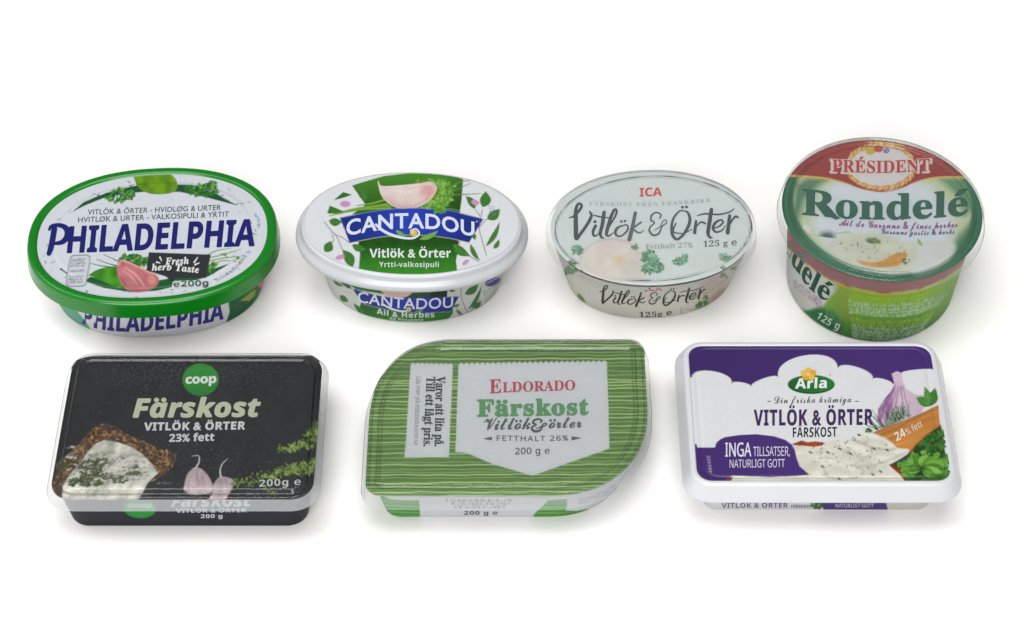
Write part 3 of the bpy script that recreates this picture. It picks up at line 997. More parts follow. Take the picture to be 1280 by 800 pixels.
for dr, w, cl, sd in ((0, 1.3, (78, 84, 86), 0), (2.2, .6, (140, 146, 146), 1)):
    P = [(816.4 + (rx_ - dr) * math.cos(a) * math.cos(ang) - (ry_ - dr) * math.sin(a) * math.sin(ang), 285.6 + (rx_ - dr) * math.cos(a) * math.sin(ang) + (ry_ - dr) * math.sin(a) * math.cos(ang)) for a in th]
    q = random.Random(70 + sd)
    F.line(P, [w * q.uniform(.45, 1.35) for _ in P], cl)
F.line([(936, 269), (939, 277), (939.6, 286), (937, 293)], [1.2, 2.4, 2, 1], (70, 76, 78))
F.line([(783, 350.6), (790, 349.8), (796, 350.6), (812, 351)], [.6, 4, 2, 1.6], (62, 92, 76))
gc = lambda b_: (lambda x, y: ink(b_)[None] * (0.93 + .14 * fbm(x * .5, y, 9, 6))[:, None])
F.poly([(722, 340), (726, 322), (734, 310), (748, 302), (768, 299), (786, 303), (797, 314), (801, 328), (802, 348), (770, 350), (735, 346)], gc((216, 208, 200)), .95, 1.5, True)
F.poly([(768, 299), (786, 303), (796, 313), (790, 316), (778, 305)], (190, 182, 180), .6, 1.5)
for k, (a, w_) in enumerate(((-170, 15), (-128, 14), (-86, 13), (-48, 13), (-8, 13), (150, 15), (95, 14), (45, 13))):
    b = math.radians(a)
    F.ell(770 + 23 * math.cos(b), 325 + 14 * math.sin(b), 19, w_ * .8, [(224, 216, 206), (206, 196, 188), (218, 206, 198)][k % 3], a * .62, .55, 3)
for q in range(6):
    a = math.radians(-150 + q * 55)
    F.line([(774, 325), (774 + 16 * math.cos(a), 325 + 12 * math.sin(a)), (774 + 30 * math.cos(a + .2), 325 + 19 * math.sin(a + .2))], [1.2, 2.2, 1.2], (184, 172, 162), .25, 1.4)
F.ell(773, 325, 7, 5.5, (214, 192, 142), 0, .75, 3.5)
F.line([(722, 338), (728, 318), (742, 304), (764, 299), (786, 303), (798, 316)], [1, 2.4, 2.4, 2, 2.4, 1.4], (176, 166, 158), .5, 1.6)
F.line([(734, 346), (752, 349), (776, 350), (800, 348)], [2, 4, 4, 2], (190, 176, 162), .5, 2.4)
F.parsley(722, 313, 6, 6, 34, 51, [(96, 142, 108), (76, 124, 88)], 2.4)
F.parsley(707, 335, 9, 6, 60, 52, [(50, 132, 62), (40, 108, 52), (86, 160, 90)], 2.6, -20)
F.parsley(727, 341, 4, 3, 16, 53, [(70, 110, 80)], 1.8, 30)
F.parsley(794, 310, 4, 5, 18, 54, [(88, 130, 104)], 2)
F.parsley(812, 322, 10, 8, 60, 55, [(84, 140, 106), (104, 162, 124), (70, 118, 90)], 3, 20)
F.parsley(816, 334, 12, 5, 44, 56, [(92, 156, 116), (74, 132, 98)], 3, 8)
F.poly([(858, 332), (866, 318), (884, 313), (902, 318), (906, 332), (886, 340)], (206, 209, 206), .8, 2, True)
F.parsley(852, 327, 8, 4, 30, 57, [(104, 152, 124), (126, 170, 142)], 2.4, -8)
F.parsley(858, 320, 4, 2.5, 10, 58, [(130, 158, 140)], 1.8)
F.parsley(906, 321, 8, 4, 24, 59, [(132, 156, 144), (150, 168, 158)], 2.4)
F.parsley(904, 334, 3, 2, 10, 60, [(70, 96, 80)], 1.4)
IK = [(78, 132, 98), (96, 154, 116), (62, 112, 82), (116, 168, 132), (150, 190, 160)]
for k, (x, y, R_, a) in enumerate(((810, 320, 11, -40), (814, 328, 13, 10), (808, 334, 12, 60), (822, 334, 9, 20), (722, 314, 8, -100), (720, 310, 6, 170), (850, 327, 9, 190), (856, 322, 6, -70), (904, 322, 8, 0))):
    F.sprig(x, y, R_, a, IK, 60 + k)
for k, (x, y, R_, a) in enumerate(((704, 334, 9, 160), (712, 332, 9, -30), (706, 339, 7, 100))):
    F.sprig(x, y, R_, a, PK, 80 + k)
F.text('ICA', 'sb', [(799.5, 245.8), (827.4, 245)], 10.6, (206, 50, 62), 0, 'v', 0.012)
F.text('FÄRSKOST FRÅN FRANKRIKE', 'serb', [(736.5, 256.8), (812, 258), (888, 252.6)], 4.8, (158, 166, 168), 0, 'v', 0, 0.16)
fade = lambda x: tuple(np.array((46, 52, 56)) + np.array((44, 44, 42)) * np.clip(1 - abs(x - 812) / 60, 0, 1) ** .7)
brush_word(F, lambda x, y: (x, y), 1.3, fade, 3)
F.text('Fetthalt 27%', 'serb', [(807, 311.4), (866, 309.6)], 6.2, (150, 158, 158), 0, 'v', 0, 0.03)
F.text('125 g ℮', 'serb', [(879, 309), (921, 306.6)], 7.4, (74, 80, 80), 0, 'v', 0, 0.02)
F.build('printed_foil', FOIL, root, root)
lid = loft('lid', sh, fillet([(-0.5, 29.8), (-0.3, 31), (0.4, 34.8), (1.0, 35.7), (2.4, 35.9), (6, 35.9)], 0.7), HAZE, root, root)

# ================================================================== 4. round tub, red and green
c = np.array([181.5, 27.0])
root = tub_root('round_tub', c, 'tall round tub printed red and green under a clear lid, the only round one')
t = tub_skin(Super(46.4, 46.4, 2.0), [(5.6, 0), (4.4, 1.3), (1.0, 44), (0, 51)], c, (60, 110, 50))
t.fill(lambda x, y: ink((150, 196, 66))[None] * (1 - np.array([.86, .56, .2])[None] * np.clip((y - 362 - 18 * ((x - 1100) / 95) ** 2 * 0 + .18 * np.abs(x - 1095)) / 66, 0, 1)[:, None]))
t.poly([(975, 300), (984, 306), (1010, 322), (1036, 345), (1052, 352), (1046, 364), (1036, 372), (1028, 384), (1012, 388), (990, 384), (970, 350)], (212, 218, 214), soft=2)
t.poly([(1005, 390), (1022, 384), (1040, 388), (1056, 400), (1050, 418), (1030, 410)], (28, 118, 66), soft=3)
t.poly([(1044, 352), (1064, 358), (1062, 400), (1052, 404), (1042, 372)], lambda x, y: ink((150, 178, 70))[None] * (0.75 + .3 * np.clip((390 - y) / 40, 0, 1))[:, None], .8, 4)
t.poly([(975, 260), (1210, 260), (1212, 320), (1198, 336), (1180, 348.5), (1150, 361.5), (1105, 367), (1060, 358), (1035, 347.6), (1010, 331), (984, 308), (972, 290)], (150, 30, 36))
t.line([(984, 309), (1010, 332), (1035, 348.6), (1060, 359), (1105, 368), (1150, 362.5), (1180, 349.5), (1198, 337)], 1.6, (222, 180, 70))
t.text('ndelé', 'serb', [(976, 308), (985, 322), (998, 341), (1012, 360.5), (1033, 377)], (27, 22), (30, 84, 62), 0.0, (0.4, -0.92), 0, -0.01, 0, 0.4)
for k in range(3):
    t.greek([(992, 352 + 4 * k), (1008, 364 + 4 * k), (1026, 378 + 3.4 * k)], 3.4, (172, 96, 150), 60 + k)
t.ell(1000, 372, 14, 9, (200, 200, 186), 45, .7, 5)
t.text('125 g', 'sb', [(1020, 397), (1034, 406), (1048, 412)], 9, (222, 232, 222), 0, 'n', -0.01, 0.06)
for k in range(4):
    t.greek([(1032, 386 + 4 * k), (1044, 392 + 4 * k), (1052, 396 + 4 * k)], 2.4, (140, 190, 130), 70 + k, .5)
for k in range(14):
    yy = 373 + 4.15 * k
    if k == 6:
        continue
    cl = (176, 208, 60) if k in (0, 1, 7, 8) else (206, 226, 196)
    e = 1184 - 3.2 * abs(k - 2)
    P = [(1062 + .5 * (k - 5), yy - 3), (1090, yy + 1.6), (1120, yy + 2), (1150, yy - 2.4), (max(e, 1150 + 6), yy - 13 + 2.6 * max(0, k - 5) * .4)]
    t.greek(P, 3.2, cl, 100 + k, .85)
t.text('www.president.se', 'reg', [(1046, 421), (1080, 427), (1122, 424)], 2.6, (176, 206, 186), 0, 'v', 0, 0.02)
t.poly([(1160, 372), (1180, 350), (1200, 335), (1196, 362), (1180, 385), (1166, 396)], (128, 160, 104), .45, 8)
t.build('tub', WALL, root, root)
CLEAR = clear_plastic('clear_lid_plastic', 0.05, (0.97, 0.975, 0.97), 0.035, 1.0, 0.08, (0.82, 0.84, 0.84))
sh = Super(50.6, 50.8, 2.0)
F = sheet(Super(49.2, 49.2, 2.0), 0.3, lambda d: 51.6 + 0 * d, c, (26, 112, 76))
# pale panel with the soft green border fading in
F.ell(1103, 255, 112, 82, lambda x, y: ink((196, 208, 172))[None] + 0 * x[:, None], 8, 1, 1.5)
F.poly([(994, 230), (1010, 222), (1040, 222), (1024, 232), (1006, 250), (996, 285), (990, 265)], (40, 116, 76), .85, 5)
F.poly([(1172, 222), (1208, 222), (1217, 262), (1206, 270), (1196, 244)], (60, 134, 88), .85, 5)
F.poly([(1196, 296), (1214, 276), (1206, 310), (1188, 332), (1178, 330)], (60, 128, 84), .85, 4)
F.poly([(998, 280), (1008, 300), (1026, 318), (1052, 336), (1028, 330), (1000, 304)], (50, 118, 78), .8, 4)
F.ell(1104, 276, 88, 62, (214, 221, 228), 6, 1, 6)
F.poly([(960, 150), (1240, 150), (1240, 222.5), (1209, 222), (1184, 221), (1165, 222), (1148, 226), (1128, 234), (1102, 239.5), (1078, 236), (1056, 229), (1032, 223), (1008, 220.5), (960, 219)], lambda x, y: ink((164, 52, 48))[None] * (0.9 + .2 * np.exp(-((y - 182) / 14) ** 2))[:, None])
F.line([(978, 219), (1008, 220.8), (1032, 223), (1050, 227), (1066, 232)], [2.6, 2.6, 2.2, 1.8, 1], (222, 186, 84))
F.line([(1136, 231), (1150, 226), (1166, 222.6), (1184, 221.4), (1212, 222)], [1, 1.8, 2.2, 2.4, 2.4], (222, 186, 84))
F.line([(1066, 232), (1080, 236.5), (1102, 239.8), (1122, 236.4), (1136, 231)], 1.2, (190, 90, 70))
F.ell(1101, 208, 43, 28, (218, 214, 216), 3, 1, .6)
for k in range(36):
    a = 2 * math.pi * k / 36
    if -0.35 < math.sin(a) < 0.28:
        continue
    x, y = 1101 + 42 * math.cos(a), 208 + 27 * math.sin(a)
    F.ell(x, y, 5.2, 2.6, (214, 172, 92) if k % 2 else (190, 130, 62), math.degrees(a) + 70, 1)
    F.ell(x, y, 3.2, 1.0, (236, 206, 140), math.degrees(a) + 60, .9)
F.ell(1088, 188, 6.5, 5.6, (206, 176, 60), 0)
F.ell(1098, 186, 6, 4.4, (196, 78, 66), 0)
F.ell(1108, 188.5, 4, 3.4, (112, 108, 176), 0)
F.line([(1106, 186), (1111, 191)], 1, (206, 206, 226))
RD = (190, 54, 66)
F.text('PRÉSIDENT', 'serb', [(1038, 215.6), (1101, 217.4), (1164, 215)], 15.6, (222, 216, 206), 0, 'v', 0, 0.0, 0, 1.6, 10)
F.text('PRÉSIDENT', 'serb', [(1040.4, 214.8), (1101, 216.4), (1161.6, 214)], 15, RD, 0, 'v', 0, 0.01, 3, 0.2)
F.text('Rondelé', 'serb', [(1003, 268), (1040, 271.4), (1090, 274), (1150, 273), (1209, 268.6)], 31.5, (28, 98, 76), 0.02, 'v', 0, 0.0, 0, 0.8)
F.brush([(1028, 254), (1036, 264), (1044, 271.5), (1049, 272.5)], [6, 8, 6, 2], (28, 98, 76))
F.text('Ail de Garonne & fines herbes', 'scr', [(1049, 282), (1110, 285.6), (1160, 286), (1197, 284)], 7.6, (146, 70, 140), 0, 'v', 0, 0.05, 0, 0.2)
F.text('Garonne garlic & herbs', 'scr', [(1102, 292.4), (1150, 294), (1193, 292.4)], 6.2, (84, 84, 124), 0, 'v', 0, 0.05, 0, 0.15)
F.poly([(1034, 306), (1052, 294), (1078, 290), (1110, 294), (1136, 302), (1166, 302), (1192, 306), (1186, 324), (1160, 336), (1118, 342), (1076, 334), (1048, 322)], lambda x, y: ink((212, 214, 196))[None] * (0.84 + .24 * fbm(x, y, 14, 9))[:, None], 1, 3, True)
F.poly([(1150, 306), (1190, 304), (1190, 318), (1168, 336), (1140, 340)], (214, 217, 220), .75, 4, True)
F.poly([(1070, 325), (1090, 328), (1104, 325), (1116, 318), (1130, 315), (1134, 320), (1122, 332), (1100, 334), (1080, 331)], lambda x, y: ink((206, 152, 70))[None] * (0.75 + .5 * fbm(x, y, 6, 5))[:, None], 1, 1.2, True)
F.ell(1091, 301, 9, 3.6, (108, 132, 76), 8, .9, 1)
F.parsley(1092, 301, 8, 3, 16, 81, [(96, 128, 60), (120, 150, 90), (70, 100, 50)], 2)
F.specks([(1045, 305), (1080, 298), (1130, 305), (1140, 316), (1090, 326), (1052, 316)], 40, 82, (110, 122, 84), .9)
for k in range(13):
    a = math.radians(-170 + 15 * k)
    F.line([(1034, 296), (1034 + 12 * math.cos(a), 296 + 9 * math.sin(a))], [1.8, .7], (76, 104, 88))
F.line([(1044, 292), (1062, 290)], 2.4, (176, 196, 120), .8)
F.leaf((1147, 298), (1154, 308), 4, (150, 172, 104))
F.parsley(1132, 327, 6, 4, 22, 83, [(96, 112, 84), (70, 96, 60)], 1.4)
F.poly([(1006, 279), (1014, 285), (1012, 292), (1003, 285)], (222, 224, 220), .9, .8)
F.build('printed_foil', FOIL, root, root)
lid = loft('lid', sh, fillet([(0.72, 52.0), (0.8, 52.3), (1.3, 53.3), (2.0, 53.3), (2.6, 52.3), (4.6, 52.3), (5.3, 54.2), (6.1, 54.2), (6.9, 52.6), (9, 52.6)], 0.3), CLEAR, root, root, N=220)
SKIRT3 = clear_plastic('round_skirt_plastic', 0.16, (0.90, 0.90, 0.89), 0.06, 0.45, 0.10, (0.6, 0.61, 0.60))
loft('lid_skirt', sh, fillet([(0.1, 45.4), (-0.4, 45.9), (-0.2, 47.0), (0.7, 51.7), (0.72, 51.98)], 0.4), SKIRT3, root, lid, False, N=220)

# ================================================================== 5. black rectangular tub
c = np.array([-149.0, -91.5])
root = tub_root('rectangular_tub', c, 'black rectangular tub with a green disc and pale lettering under a beaded clear lid')
t = tub_skin(RRect(58.6, 41.0, [14, 14, 14, 14]), [(5.0, 0), (3.6, 1.6), (0, 28)], c, (38, 41, 50))
t.ell(175, 636, 20, 11.5, (38, 148, 52), 2)
t.text('coop', 'sb', [(160, 634), (190, 634)], 6, (214, 226, 216), 0, 'v', 0.01)
t.text('Färskost', 'sb', [(214, 633), (312, 632.4)], 13, (206, 212, 204), 0.15, 'v', 0, 0, 0, 0.5)
t.text('VITLÖK & ÖRTER', 'sb', [(220, 640.6), (308, 640)], 5, (206, 210, 214), 0, 'v', 0.008, 0.03)
t.text('200 g', 'sb', [(251, 647.4), (278, 647)], 4.6, (214, 216, 220), 0, 'v', 0.01, 0.05)
t.build('tub', WALL, root, root)
sh = RRect(62.3, 46.0, [14, 14, 14, 14])
F = sheet(sh, 3.0, lambda d: 28.6 + 0 * d, c, (42, 43, 47), 900, 130)
F.fill(lambda x, y: ink((33, 34, 37))[None] * (0.5 + 1.0 * fbm(x, y, 26, 3) + .25 * (fbm(x, y, 3, 8) - .5))[:, None])
F.ell(250.8, 474.5, 22.6, 20.2, lambda x, y: ink((38, 146, 46))[None] * (1.1 - .35 * np.clip((y - 462) / 30, 0, 1))[:, None], 0)
F.text('coop', 'sb', [(232, 479.6), (270, 478.6)], 10.6, (226, 236, 226), 0.05, 'v', 0, -0.03, 0, 0.4)
F.poly(Z(50, 545, 6.67)((60, 420), (100, 350), (160, 230), (250, 140), (345, 40), (440, -60), (520, -110), (620, -85), (700, -30), (830, 30), (1000, 110), (1140, 150), (1105, 260), (1030, 330), (940, 380), (560, 420), (180, 480), (90, 470)),
       lambda x, y: (ink((84, 60, 40))[None] * (0.2 + 1.3 * fbm(x, y, 7, 21))[:, None] + (ink((186, 148, 100)) * .7)[None] * (np.clip(fbm(x, y, 4, 33) - .5, 0, 1) * 3)[:, None]), 1, .8)
F.specks(Z(50, 545, 6.67)((160, 230), (440, -50), (700, -20), (1130, 150), (1020, 320), (500, 60)), 150, 22, (206, 156, 88), 1.0, .8)
F.specks(Z(50, 545, 6.67)((160, 230), (440, -50), (700, -20), (1130, 150), (1020, 320), (500, 60)), 110, 23, (42, 28, 22), 1.2, .8)
F.parsley(77, 583, 8, 12, 50, 24, [(62, 84, 40), (44, 64, 30), (90, 100, 60)], 1.8, 35)
ch = Z(50, 545, 6.67)((170, 580), (185, 510), (190, 420), (240, 330), (330, 230), (400, 130), (470, 60), (540, 35), (640, 50), (760, 90), (850, 150), (930, 230), (985, 310), (940, 350), (890, 400), (860, 470), (780, 580))
F.poly(ch, lambda x, y: ink((212, 211, 198))[None] * (0.3 + 1.25 * fbm(x + .6 * y, y, 11, 31) + .3 * (fbm(x, y, 3, 36) - .5))[:, None], 1, .7)
for P, w in (([(105, 590), (112, 580), (122, 575), (136, 572)], 5), ([(112, 572), (126, 566), (142, 566)], 4), ([(136, 580), (150, 574), (166, 568), (176, 571)], 2), ([(148, 598), (156, 594), (172, 591), (178, 594)], 3.4), ([(100, 606), (110, 600), (120, 604)], 4.6), ([(84, 602), (92, 604)], 4)):
    F.line(P, w, (132, 132, 116), .6, 1.5)
for q in ((113, 585, 15, 10), (130, 578, 13, 5), (106, 601, 12, 7), (150, 600, 10, 4), (90, 603, 5, 5), (136, 596, 8, 4), (166, 583, 7, 3), (168, 592, 11, 2.4), (122, 592, 8, 4), (122, 604, 6, 4)):
    F.parsley(q[0], q[1], q[2], q[3], int(q[2] * q[3] * .7) + 14, int(q[0] * 3 + q[1]), [(58, 70, 34), (76, 92, 44), (46, 58, 32), (88, 100, 60)], 2.2)
F.line(Z(50, 545, 6.67)((600, 205), (700, 190), (780, 215), (720, 270), (600, 300)), 6, (214, 212, 208), .7, 2.5)
q = random.Random(77)
for k in range(150):
    a, b = q.random(), q.random()
    x, y = 84 + 100 * a, 606 - 46 * b * (1 - .5 * a) - 6
    F.ell(x, y, q.uniform(.8, 3.2), q.uniform(.5, 1.6), q.choice([(92, 100, 64), (120, 122, 100), (70, 82, 46), (222, 222, 214), (230, 228, 222), (150, 148, 130)]), q.uniform(-40, 20), q.uniform(.4, .85), .6)
gl = lambda x, y: ink((192, 176, 178))[None] * (0.6 + .7 * fbm(x, y * .35, 6, 41))[:, None]
F.poly(Z(235, 545, 6.67)((-38, 440), (-10, 330), (30, 280), (62, 262), (120, 280), (180, 350), (206, 420), (190, 470), (90, 490), (0, 480)), gl, 1, .7, True)
F.line(Z(235, 545, 6.67)((62, 272), (92, 215), (88, 165), (30, 168)), [2.4, 1.8, 1.2, .5], (206, 200, 196))
F.poly(Z(235, 545, 6.67)((205, 420), (230, 375), (265, 342), (320, 342), (380, 372), (366, 440), (330, 500), (300, 530), (180, 530), (200, 480)), gl, 1, .7, True)
F.line(Z(235, 545, 6.67)((275, 345), (268, 290), (285, 235), (332, 188)), [2.6, 1.8, 1.4, .6], (206, 200, 196))
for P in (((0, 480), (10, 380), (50, 300)), ((70, 470), (80, 380), (70, 300)), ((150, 470), (140, 380), (90, 290)), ((250, 500), (250, 420), (280, 350)), ((320, 500), (330, 420), (300, 350))):
    F.line(Z(235, 545, 6.67)(*P), .8, (150, 128, 134), .6)
for P, n in (([(292, 604), (312, 602), (330, 596)], 60), ([(330, 597), (352, 588), (372, 584), (394, 577)], 130), ([(350, 561), (366, 561), (384, 555), (396, 546)], 90), ([(384, 545), (392, 536), (396, 530)], 50), ([(358, 588), (380, 590), (394, 586)], 50), ([(330, 612), (344, 616)], 14)):
    C_ = spline(P, 10)
    q = random.Random(int(P[0][0]))
    for k in range(n):
        i = q.randrange(len(C_))
        F.ell(C_[i][0] + q.gauss(0, 3), C_[i][1] + q.gauss(0, 3.2), q.uniform(.7, 2.6), q.uniform(.5, 1.3), q.choice([(116, 146, 50), (86, 112, 40), (150, 172, 80), (62, 84, 34), (100, 128, 52)]), q.uniform(0, 180), .85)
q = random.Random(5)
for k in range(2200):                                         # fine beads of condensation
    x, y = q.choice([(q.gauss(290, 40), q.gauss(466, 12)), (q.gauss(190, 34), q.gauss(466, 12)), (q.uniform(90, 400), q.uniform(448, 600)), (q.gauss(270, 60), q.gauss(580, 18))])
    F.ell(x, y, q.uniform(.3, .9), q.uniform(.3, .6), q.choice([(96, 98, 102), (76, 78, 82), (14, 14, 16), (74, 76, 80)]), 0, q.uniform(.4, .95), .3)
for k in range(26):
    x, y, R_ = random.Random(k).choice([(392, 542, 7), (380, 556, 7), (366, 562, 6), (388, 578, 8), (372, 584, 8), (352, 590, 7), (336, 597, 6), (386, 590, 6), (392, 560, 6)])
    w = random.Random(100 + k)
    F.sprig(x + w.uniform(-7, 7), y + w.uniform(-4, 4), R_ * w.uniform(.6, 1.0), w.uniform(0, 360), [(96, 128, 44), (124, 152, 58), (70, 96, 36), (150, 172, 84), (168, 186, 104)], k)
F.text('Färskost', 'sbi', [(166.5, 521.6), (325, 520.4)], 22.5, (196, 204, 176), 0.02, 'v', 0, 0.01, 0, 0.9, 8)
F.text('VITLÖK & ÖRTER', 'sb', [(180, 538.2), (306, 536.8)], 9.6, (218, 220, 220), 0.08, 'v', 0, 0.03, 0, 0.3)
F.text('23% fett', 'sb', [(211.5, 552.4), (267.5, 551)], 9.4, (214, 216, 216), 0.05, 'v', 0, 0.02, 0, 0.25)
F.text('200g ℮', 'sb', [(324, 608.4), (376, 606)], 8.4, (196, 200, 196), 0, 'v', 0, 0.05)
F.greek([(196, 605), (215, 605.4)], 3, (110, 110, 110), 7)
F.build('printed_foil', FOIL, root, root)
CLEAR2 = clear_plastic('beaded_lid_plastic', 0.012, (0.97, 0.975, 0.98), 0.035, 1.0, 0.10, (0.8, 0.83, 0.86))
SKIRT = clear_plastic('glare_skirt_plastic', 0.46, (0.90, 0.91, 0.92), 0.07, 1.0, 0.10, (0.62, 0.645, 0.66))  # clear skirt; pale haze colour paints in its glare and refracted light
lid = loft('lid', sh, fillet([(2.6, 29.2), (3.0, 30.3), (3.8, 30.4), (4.4, 29.5), (5.6, 29.6), (6.9, 31.6), (7.9, 31.7), (8.6, 30.9), (10.5, 30.9)], 0.3), CLEAR2, root, root, N=240)
loft('lid_skirt', sh, fillet([(0.3, 23.6), (0, 24.4), (0.5, 25.4), (2.5, 29.0), (2.62, 29.22)], 0.5), SKIRT, root, lid, False, N=240)

# ================================================================== 6. green leaf-shaped tub
c = np.array([-1.6, -84.6])
root = tub_root('rectangular_tub', c, 'green striped tub with two swept round corners and a grey shield-shaped lid panel')
rad = [11, (42, 52), 11, (50, 56)]
t = tub_skin(RRect(63.0, 44.6, [12, (40, 48), 14, (46, 50)]), [(6.8, 0), (5.4, 1.6), (0.5, 25), (0, 26)], c, (74, 150, 62))
q = random.Random(8)
y = 606
while y < 652:
    t.line([(480, y + q.uniform(-1, 1)), (560, y + 2), (660, y + 2), (760, y - 6), (830, y - 60)], q.uniform(.5, 1.1), (150, 196, 120))
    y += q.uniform(2.5, 4.5)
t.C[t.V[:, 2] > 0.0195] = ink((216, 219, 222))
t.poly([(523.6, 600), (525, 648), (665, 648), (668, 642), (684, 627), (684, 600)], (214, 217, 222))
t.poly([(706, 600), (709, 630), (707, 638), (722, 638.5), (745, 634), (775, 618), (800, 590), (790, 560)], (210, 214, 220))
for k, yy in enumerate((627, 631, 635)):
    t.greek([(558 + 5 * k, yy), (600, yy), (640 - 4 * k, yy)], 3.4, (134, 138, 142), 40 + k)
t.text('200 g ℮', 'sb', [(580, 643.4), (622, 643)], 4.6, (78, 82, 86), 0, 'v', 0.008, 0.05)
for k in range(2):
    t.greek([(724, 626 + 4 * k), (745, 621 + 4 * k), (772, 607 + 4 * k)], 3.2, (140, 144, 148), 44 + k)
t.line([(700, 643), (740, 637), (776, 618)], 1.4, (70, 130, 60))
t.build('tub', WALL, root, root)
sh = RRect(67.3, 49.2, rad)
F = sheet(sh, 2.5, lambda d: 27.0 + 0 * d, c, (86, 132, 50), 900, 130)
F.fill(lambda x, y: ink((84, 128, 46))[None] * (0.66 + .5 * fbm(x * .25, y, 9, 12) + .3 * (fbm(x, y, 2.5, 14) - .5))[:, None])
y = 425.0
k = 0
while y < 624:
    amp = q.uniform(.2, .7)
    ph = q.uniform(0, 6)
    P = [(x, y + amp * math.sin(x * .045 + ph) + .35 * math.sin(x * .13 + ph * 2) - (x - 640) * .004) for x in range(440, 836, 14)]
    big = q.random() < .55
    F.line(P, [(1.3 if big else 1.0) * q.uniform(.85, 1.15) for _ in P], (186, 214, 138) if big else (142, 182, 92), .9)
    if q.random() < .4:
        F.line([(x, v + 2.6) for x, v in P], [.9 * q.uniform(.3, 1.4) for _ in P], (60, 100, 40), .7)
    y += q.uniform(3.0, 6.4)


def zig(a, b, n, amp):
    a, b = np.array(a), np.array(b)
    return [tuple(a + (b - a) * i / (2 * n) + np.array([0, -amp if i % 2 else amp * .4])) for i in range(2 * n + 1)]


LAB = lambda x, y: ink((207, 210, 214))[None] * (0.97 + .06 * fbm(x, y, 40, 2))[:, None]
F.poly(zig((513.4, 454.4), (566, 455.6), 9, 1.6) + [(561.2, 571.4), (506.0, 571.8)], LAB)
F.poly(zig((573.2, 455.2), (758.6, 452.0), 28, 2.0) + [(761.8, 560.6), (665.8, 594.6), (616, 580), (583, 566), (569.2, 565.0)], LAB)
F.text('Varor att lita på.', 'serb', [(545.2, 470.6), (543.4, 558)], 11.2, (52, 55, 62), 0, (1, 0.03), 0, -0.01, 0, 0.3)
F.text('Till ett lågt pris.', 'serb', [(533.4, 471), (529.4, 558)], 10.8, (52, 55, 62), 0, (1, 0.03), 0, -0.01, 0, 0.3)
F.text('Läs mer på eldoradovaror.se', 'sans', [(520.4, 471), (517.2, 556.4)], 6.4, (112, 118, 126), 0, (1, 0.03), 0, 0)
F.text('E', 'serb', [(612, 491.8), (626.5, 491.2)], 17, (178, 46, 74), 0, 'v', 0, 0, 0, 0.2)
F.text('LDORADO', 'serb', [(628.4, 490.6), (719, 487.6)], 12.4, (180, 62, 86), 0, 'v', 0, 0.0, 0, 0.2)
F.text('Färskost', 'serb', [(597, 520.4), (735, 518.2)], 20, (84, 146, 90), 0, 'v', 0, 0.03, 0, 1.0, 8)
F.text('Vitlök', 'scr', [(605, 537.6), (663, 536.4)], 14, (78, 84, 88), 0, 'v', 0, -0.02, 0, 0.35)
F.text('örter', 'scr', [(686, 535.4), (727, 534.4)], 13.4, (78, 84, 88), 0, 'v', 0, -0.02, 0, 0.35)
P_, W_ = brO[0]
P_ = ZO(*P_)
F.brush([(665 + (x - 812) * .86, 523.6 + (y - 265) * .54) for x, y in P_], [w / 7.27 * 1.5 for w in W_], (70, 76, 80))
F.text('FETTHALT 26%', 'sans', [(621, 550.9), (666, 551.6), (710, 550.6)], 6.4, (92, 97, 102), 0, 'v', 0, 0.12, 0, 0.25)
F.shape([(603.5, 548.6), (615, 545.8), (615, 550.8)], (84, 88, 94))
F.shape([(714.4, 545.4), (727.5, 547.6), (714.4, 550.8)], (84, 88, 94))
F.text('200 g ℮', 'sans', [(644, 568), (687, 567)], 7.8, (92, 97, 102), 0, 'v', 0, 0.04, 0, 0.3)
F.build('printed_foil', FOIL, root, root)
CLEAR3 = clear_plastic('ridged_lid_plastic', 0.05, (0.975, 0.98, 0.975), 0.05, 1.0, 0.22, (0.8, 0.83, 0.82))
SKIRT2 = clear_plastic('white_skirt_plastic', 0.20, (0.90, 0.91, 0.91), 0.08, 1.0, 0.10, (0.64, 0.65, 0.66))
lid = loft('lid', sh, fillet([(2.4, 28.0), (2.8, 28.9), (3.6, 28.9), (4.2, 27.8), (6.8, 27.9), (7.5, 29.2), (8.3, 29.2), (9.0, 28.1), (11, 28.1)], 0.28), CLEAR3, root, root, N=260)
loft('lid_skirt', sh, fillet([(0.3, 19.8), (0, 20.6), (0.4, 21.6), (2.2, 27.6), (2.42, 28.02)], 0.5), SKIRT2, root, lid, False, N=260)

# ================================================================== 7. white rectangular tub, purple print
c = np.array([141.2, -85.0])
root = tub_root('rectangular_tub', c, 'white rectangular tub with purple sky, white clouds and a wooden spreader on its lid')
t = tub_skin(RRect(58.6, 40.6, [13, 13, 13, 13]), [(7.4, 0), (6.2, 1.4), (0, 26)], c, (222, 223, 226))
t.poly([(1031, 620), (1024, 628), (1030, 637.5), (1110, 637.5), (1108, 628), (1104, 620)], (78, 52, 124))
t.poly([(1104, 620), (1108, 629), (1112, 637.5), (1150, 637), (1160, 628), (1150, 618)], (206, 206, 196), .9, 1)
t.parsley(1022, 631, 8, 5, 40, 91, [(50, 96, 40), (70, 122, 50), (36, 70, 34)], 2)
t.text('VITLÖK & ÖRTER', 'sb', [(902, 634.6), (985, 634.4)], 6.0, (96, 84, 130), 0, 'v', 0, 0.03)
t.text('FÄRSKOST', 'sb', [(989, 634.6), (1014, 634.6)], 3.6, (80, 80, 92), 0, 'v', 0, 0.03)
t.text('INGA TILLSATSER,', 'sans', [(1042, 627.6), (1096, 627.6)], 5, (222, 218, 232), 0.1, 'v', 0, 0)
t.text('NATURLIGT GOTT', 'sans', [(1044, 634.2), (1092, 634)], 4.6, (222, 218, 232), 0.15, 'v', 0, 0)
t.build('tub', WALL, root, root)
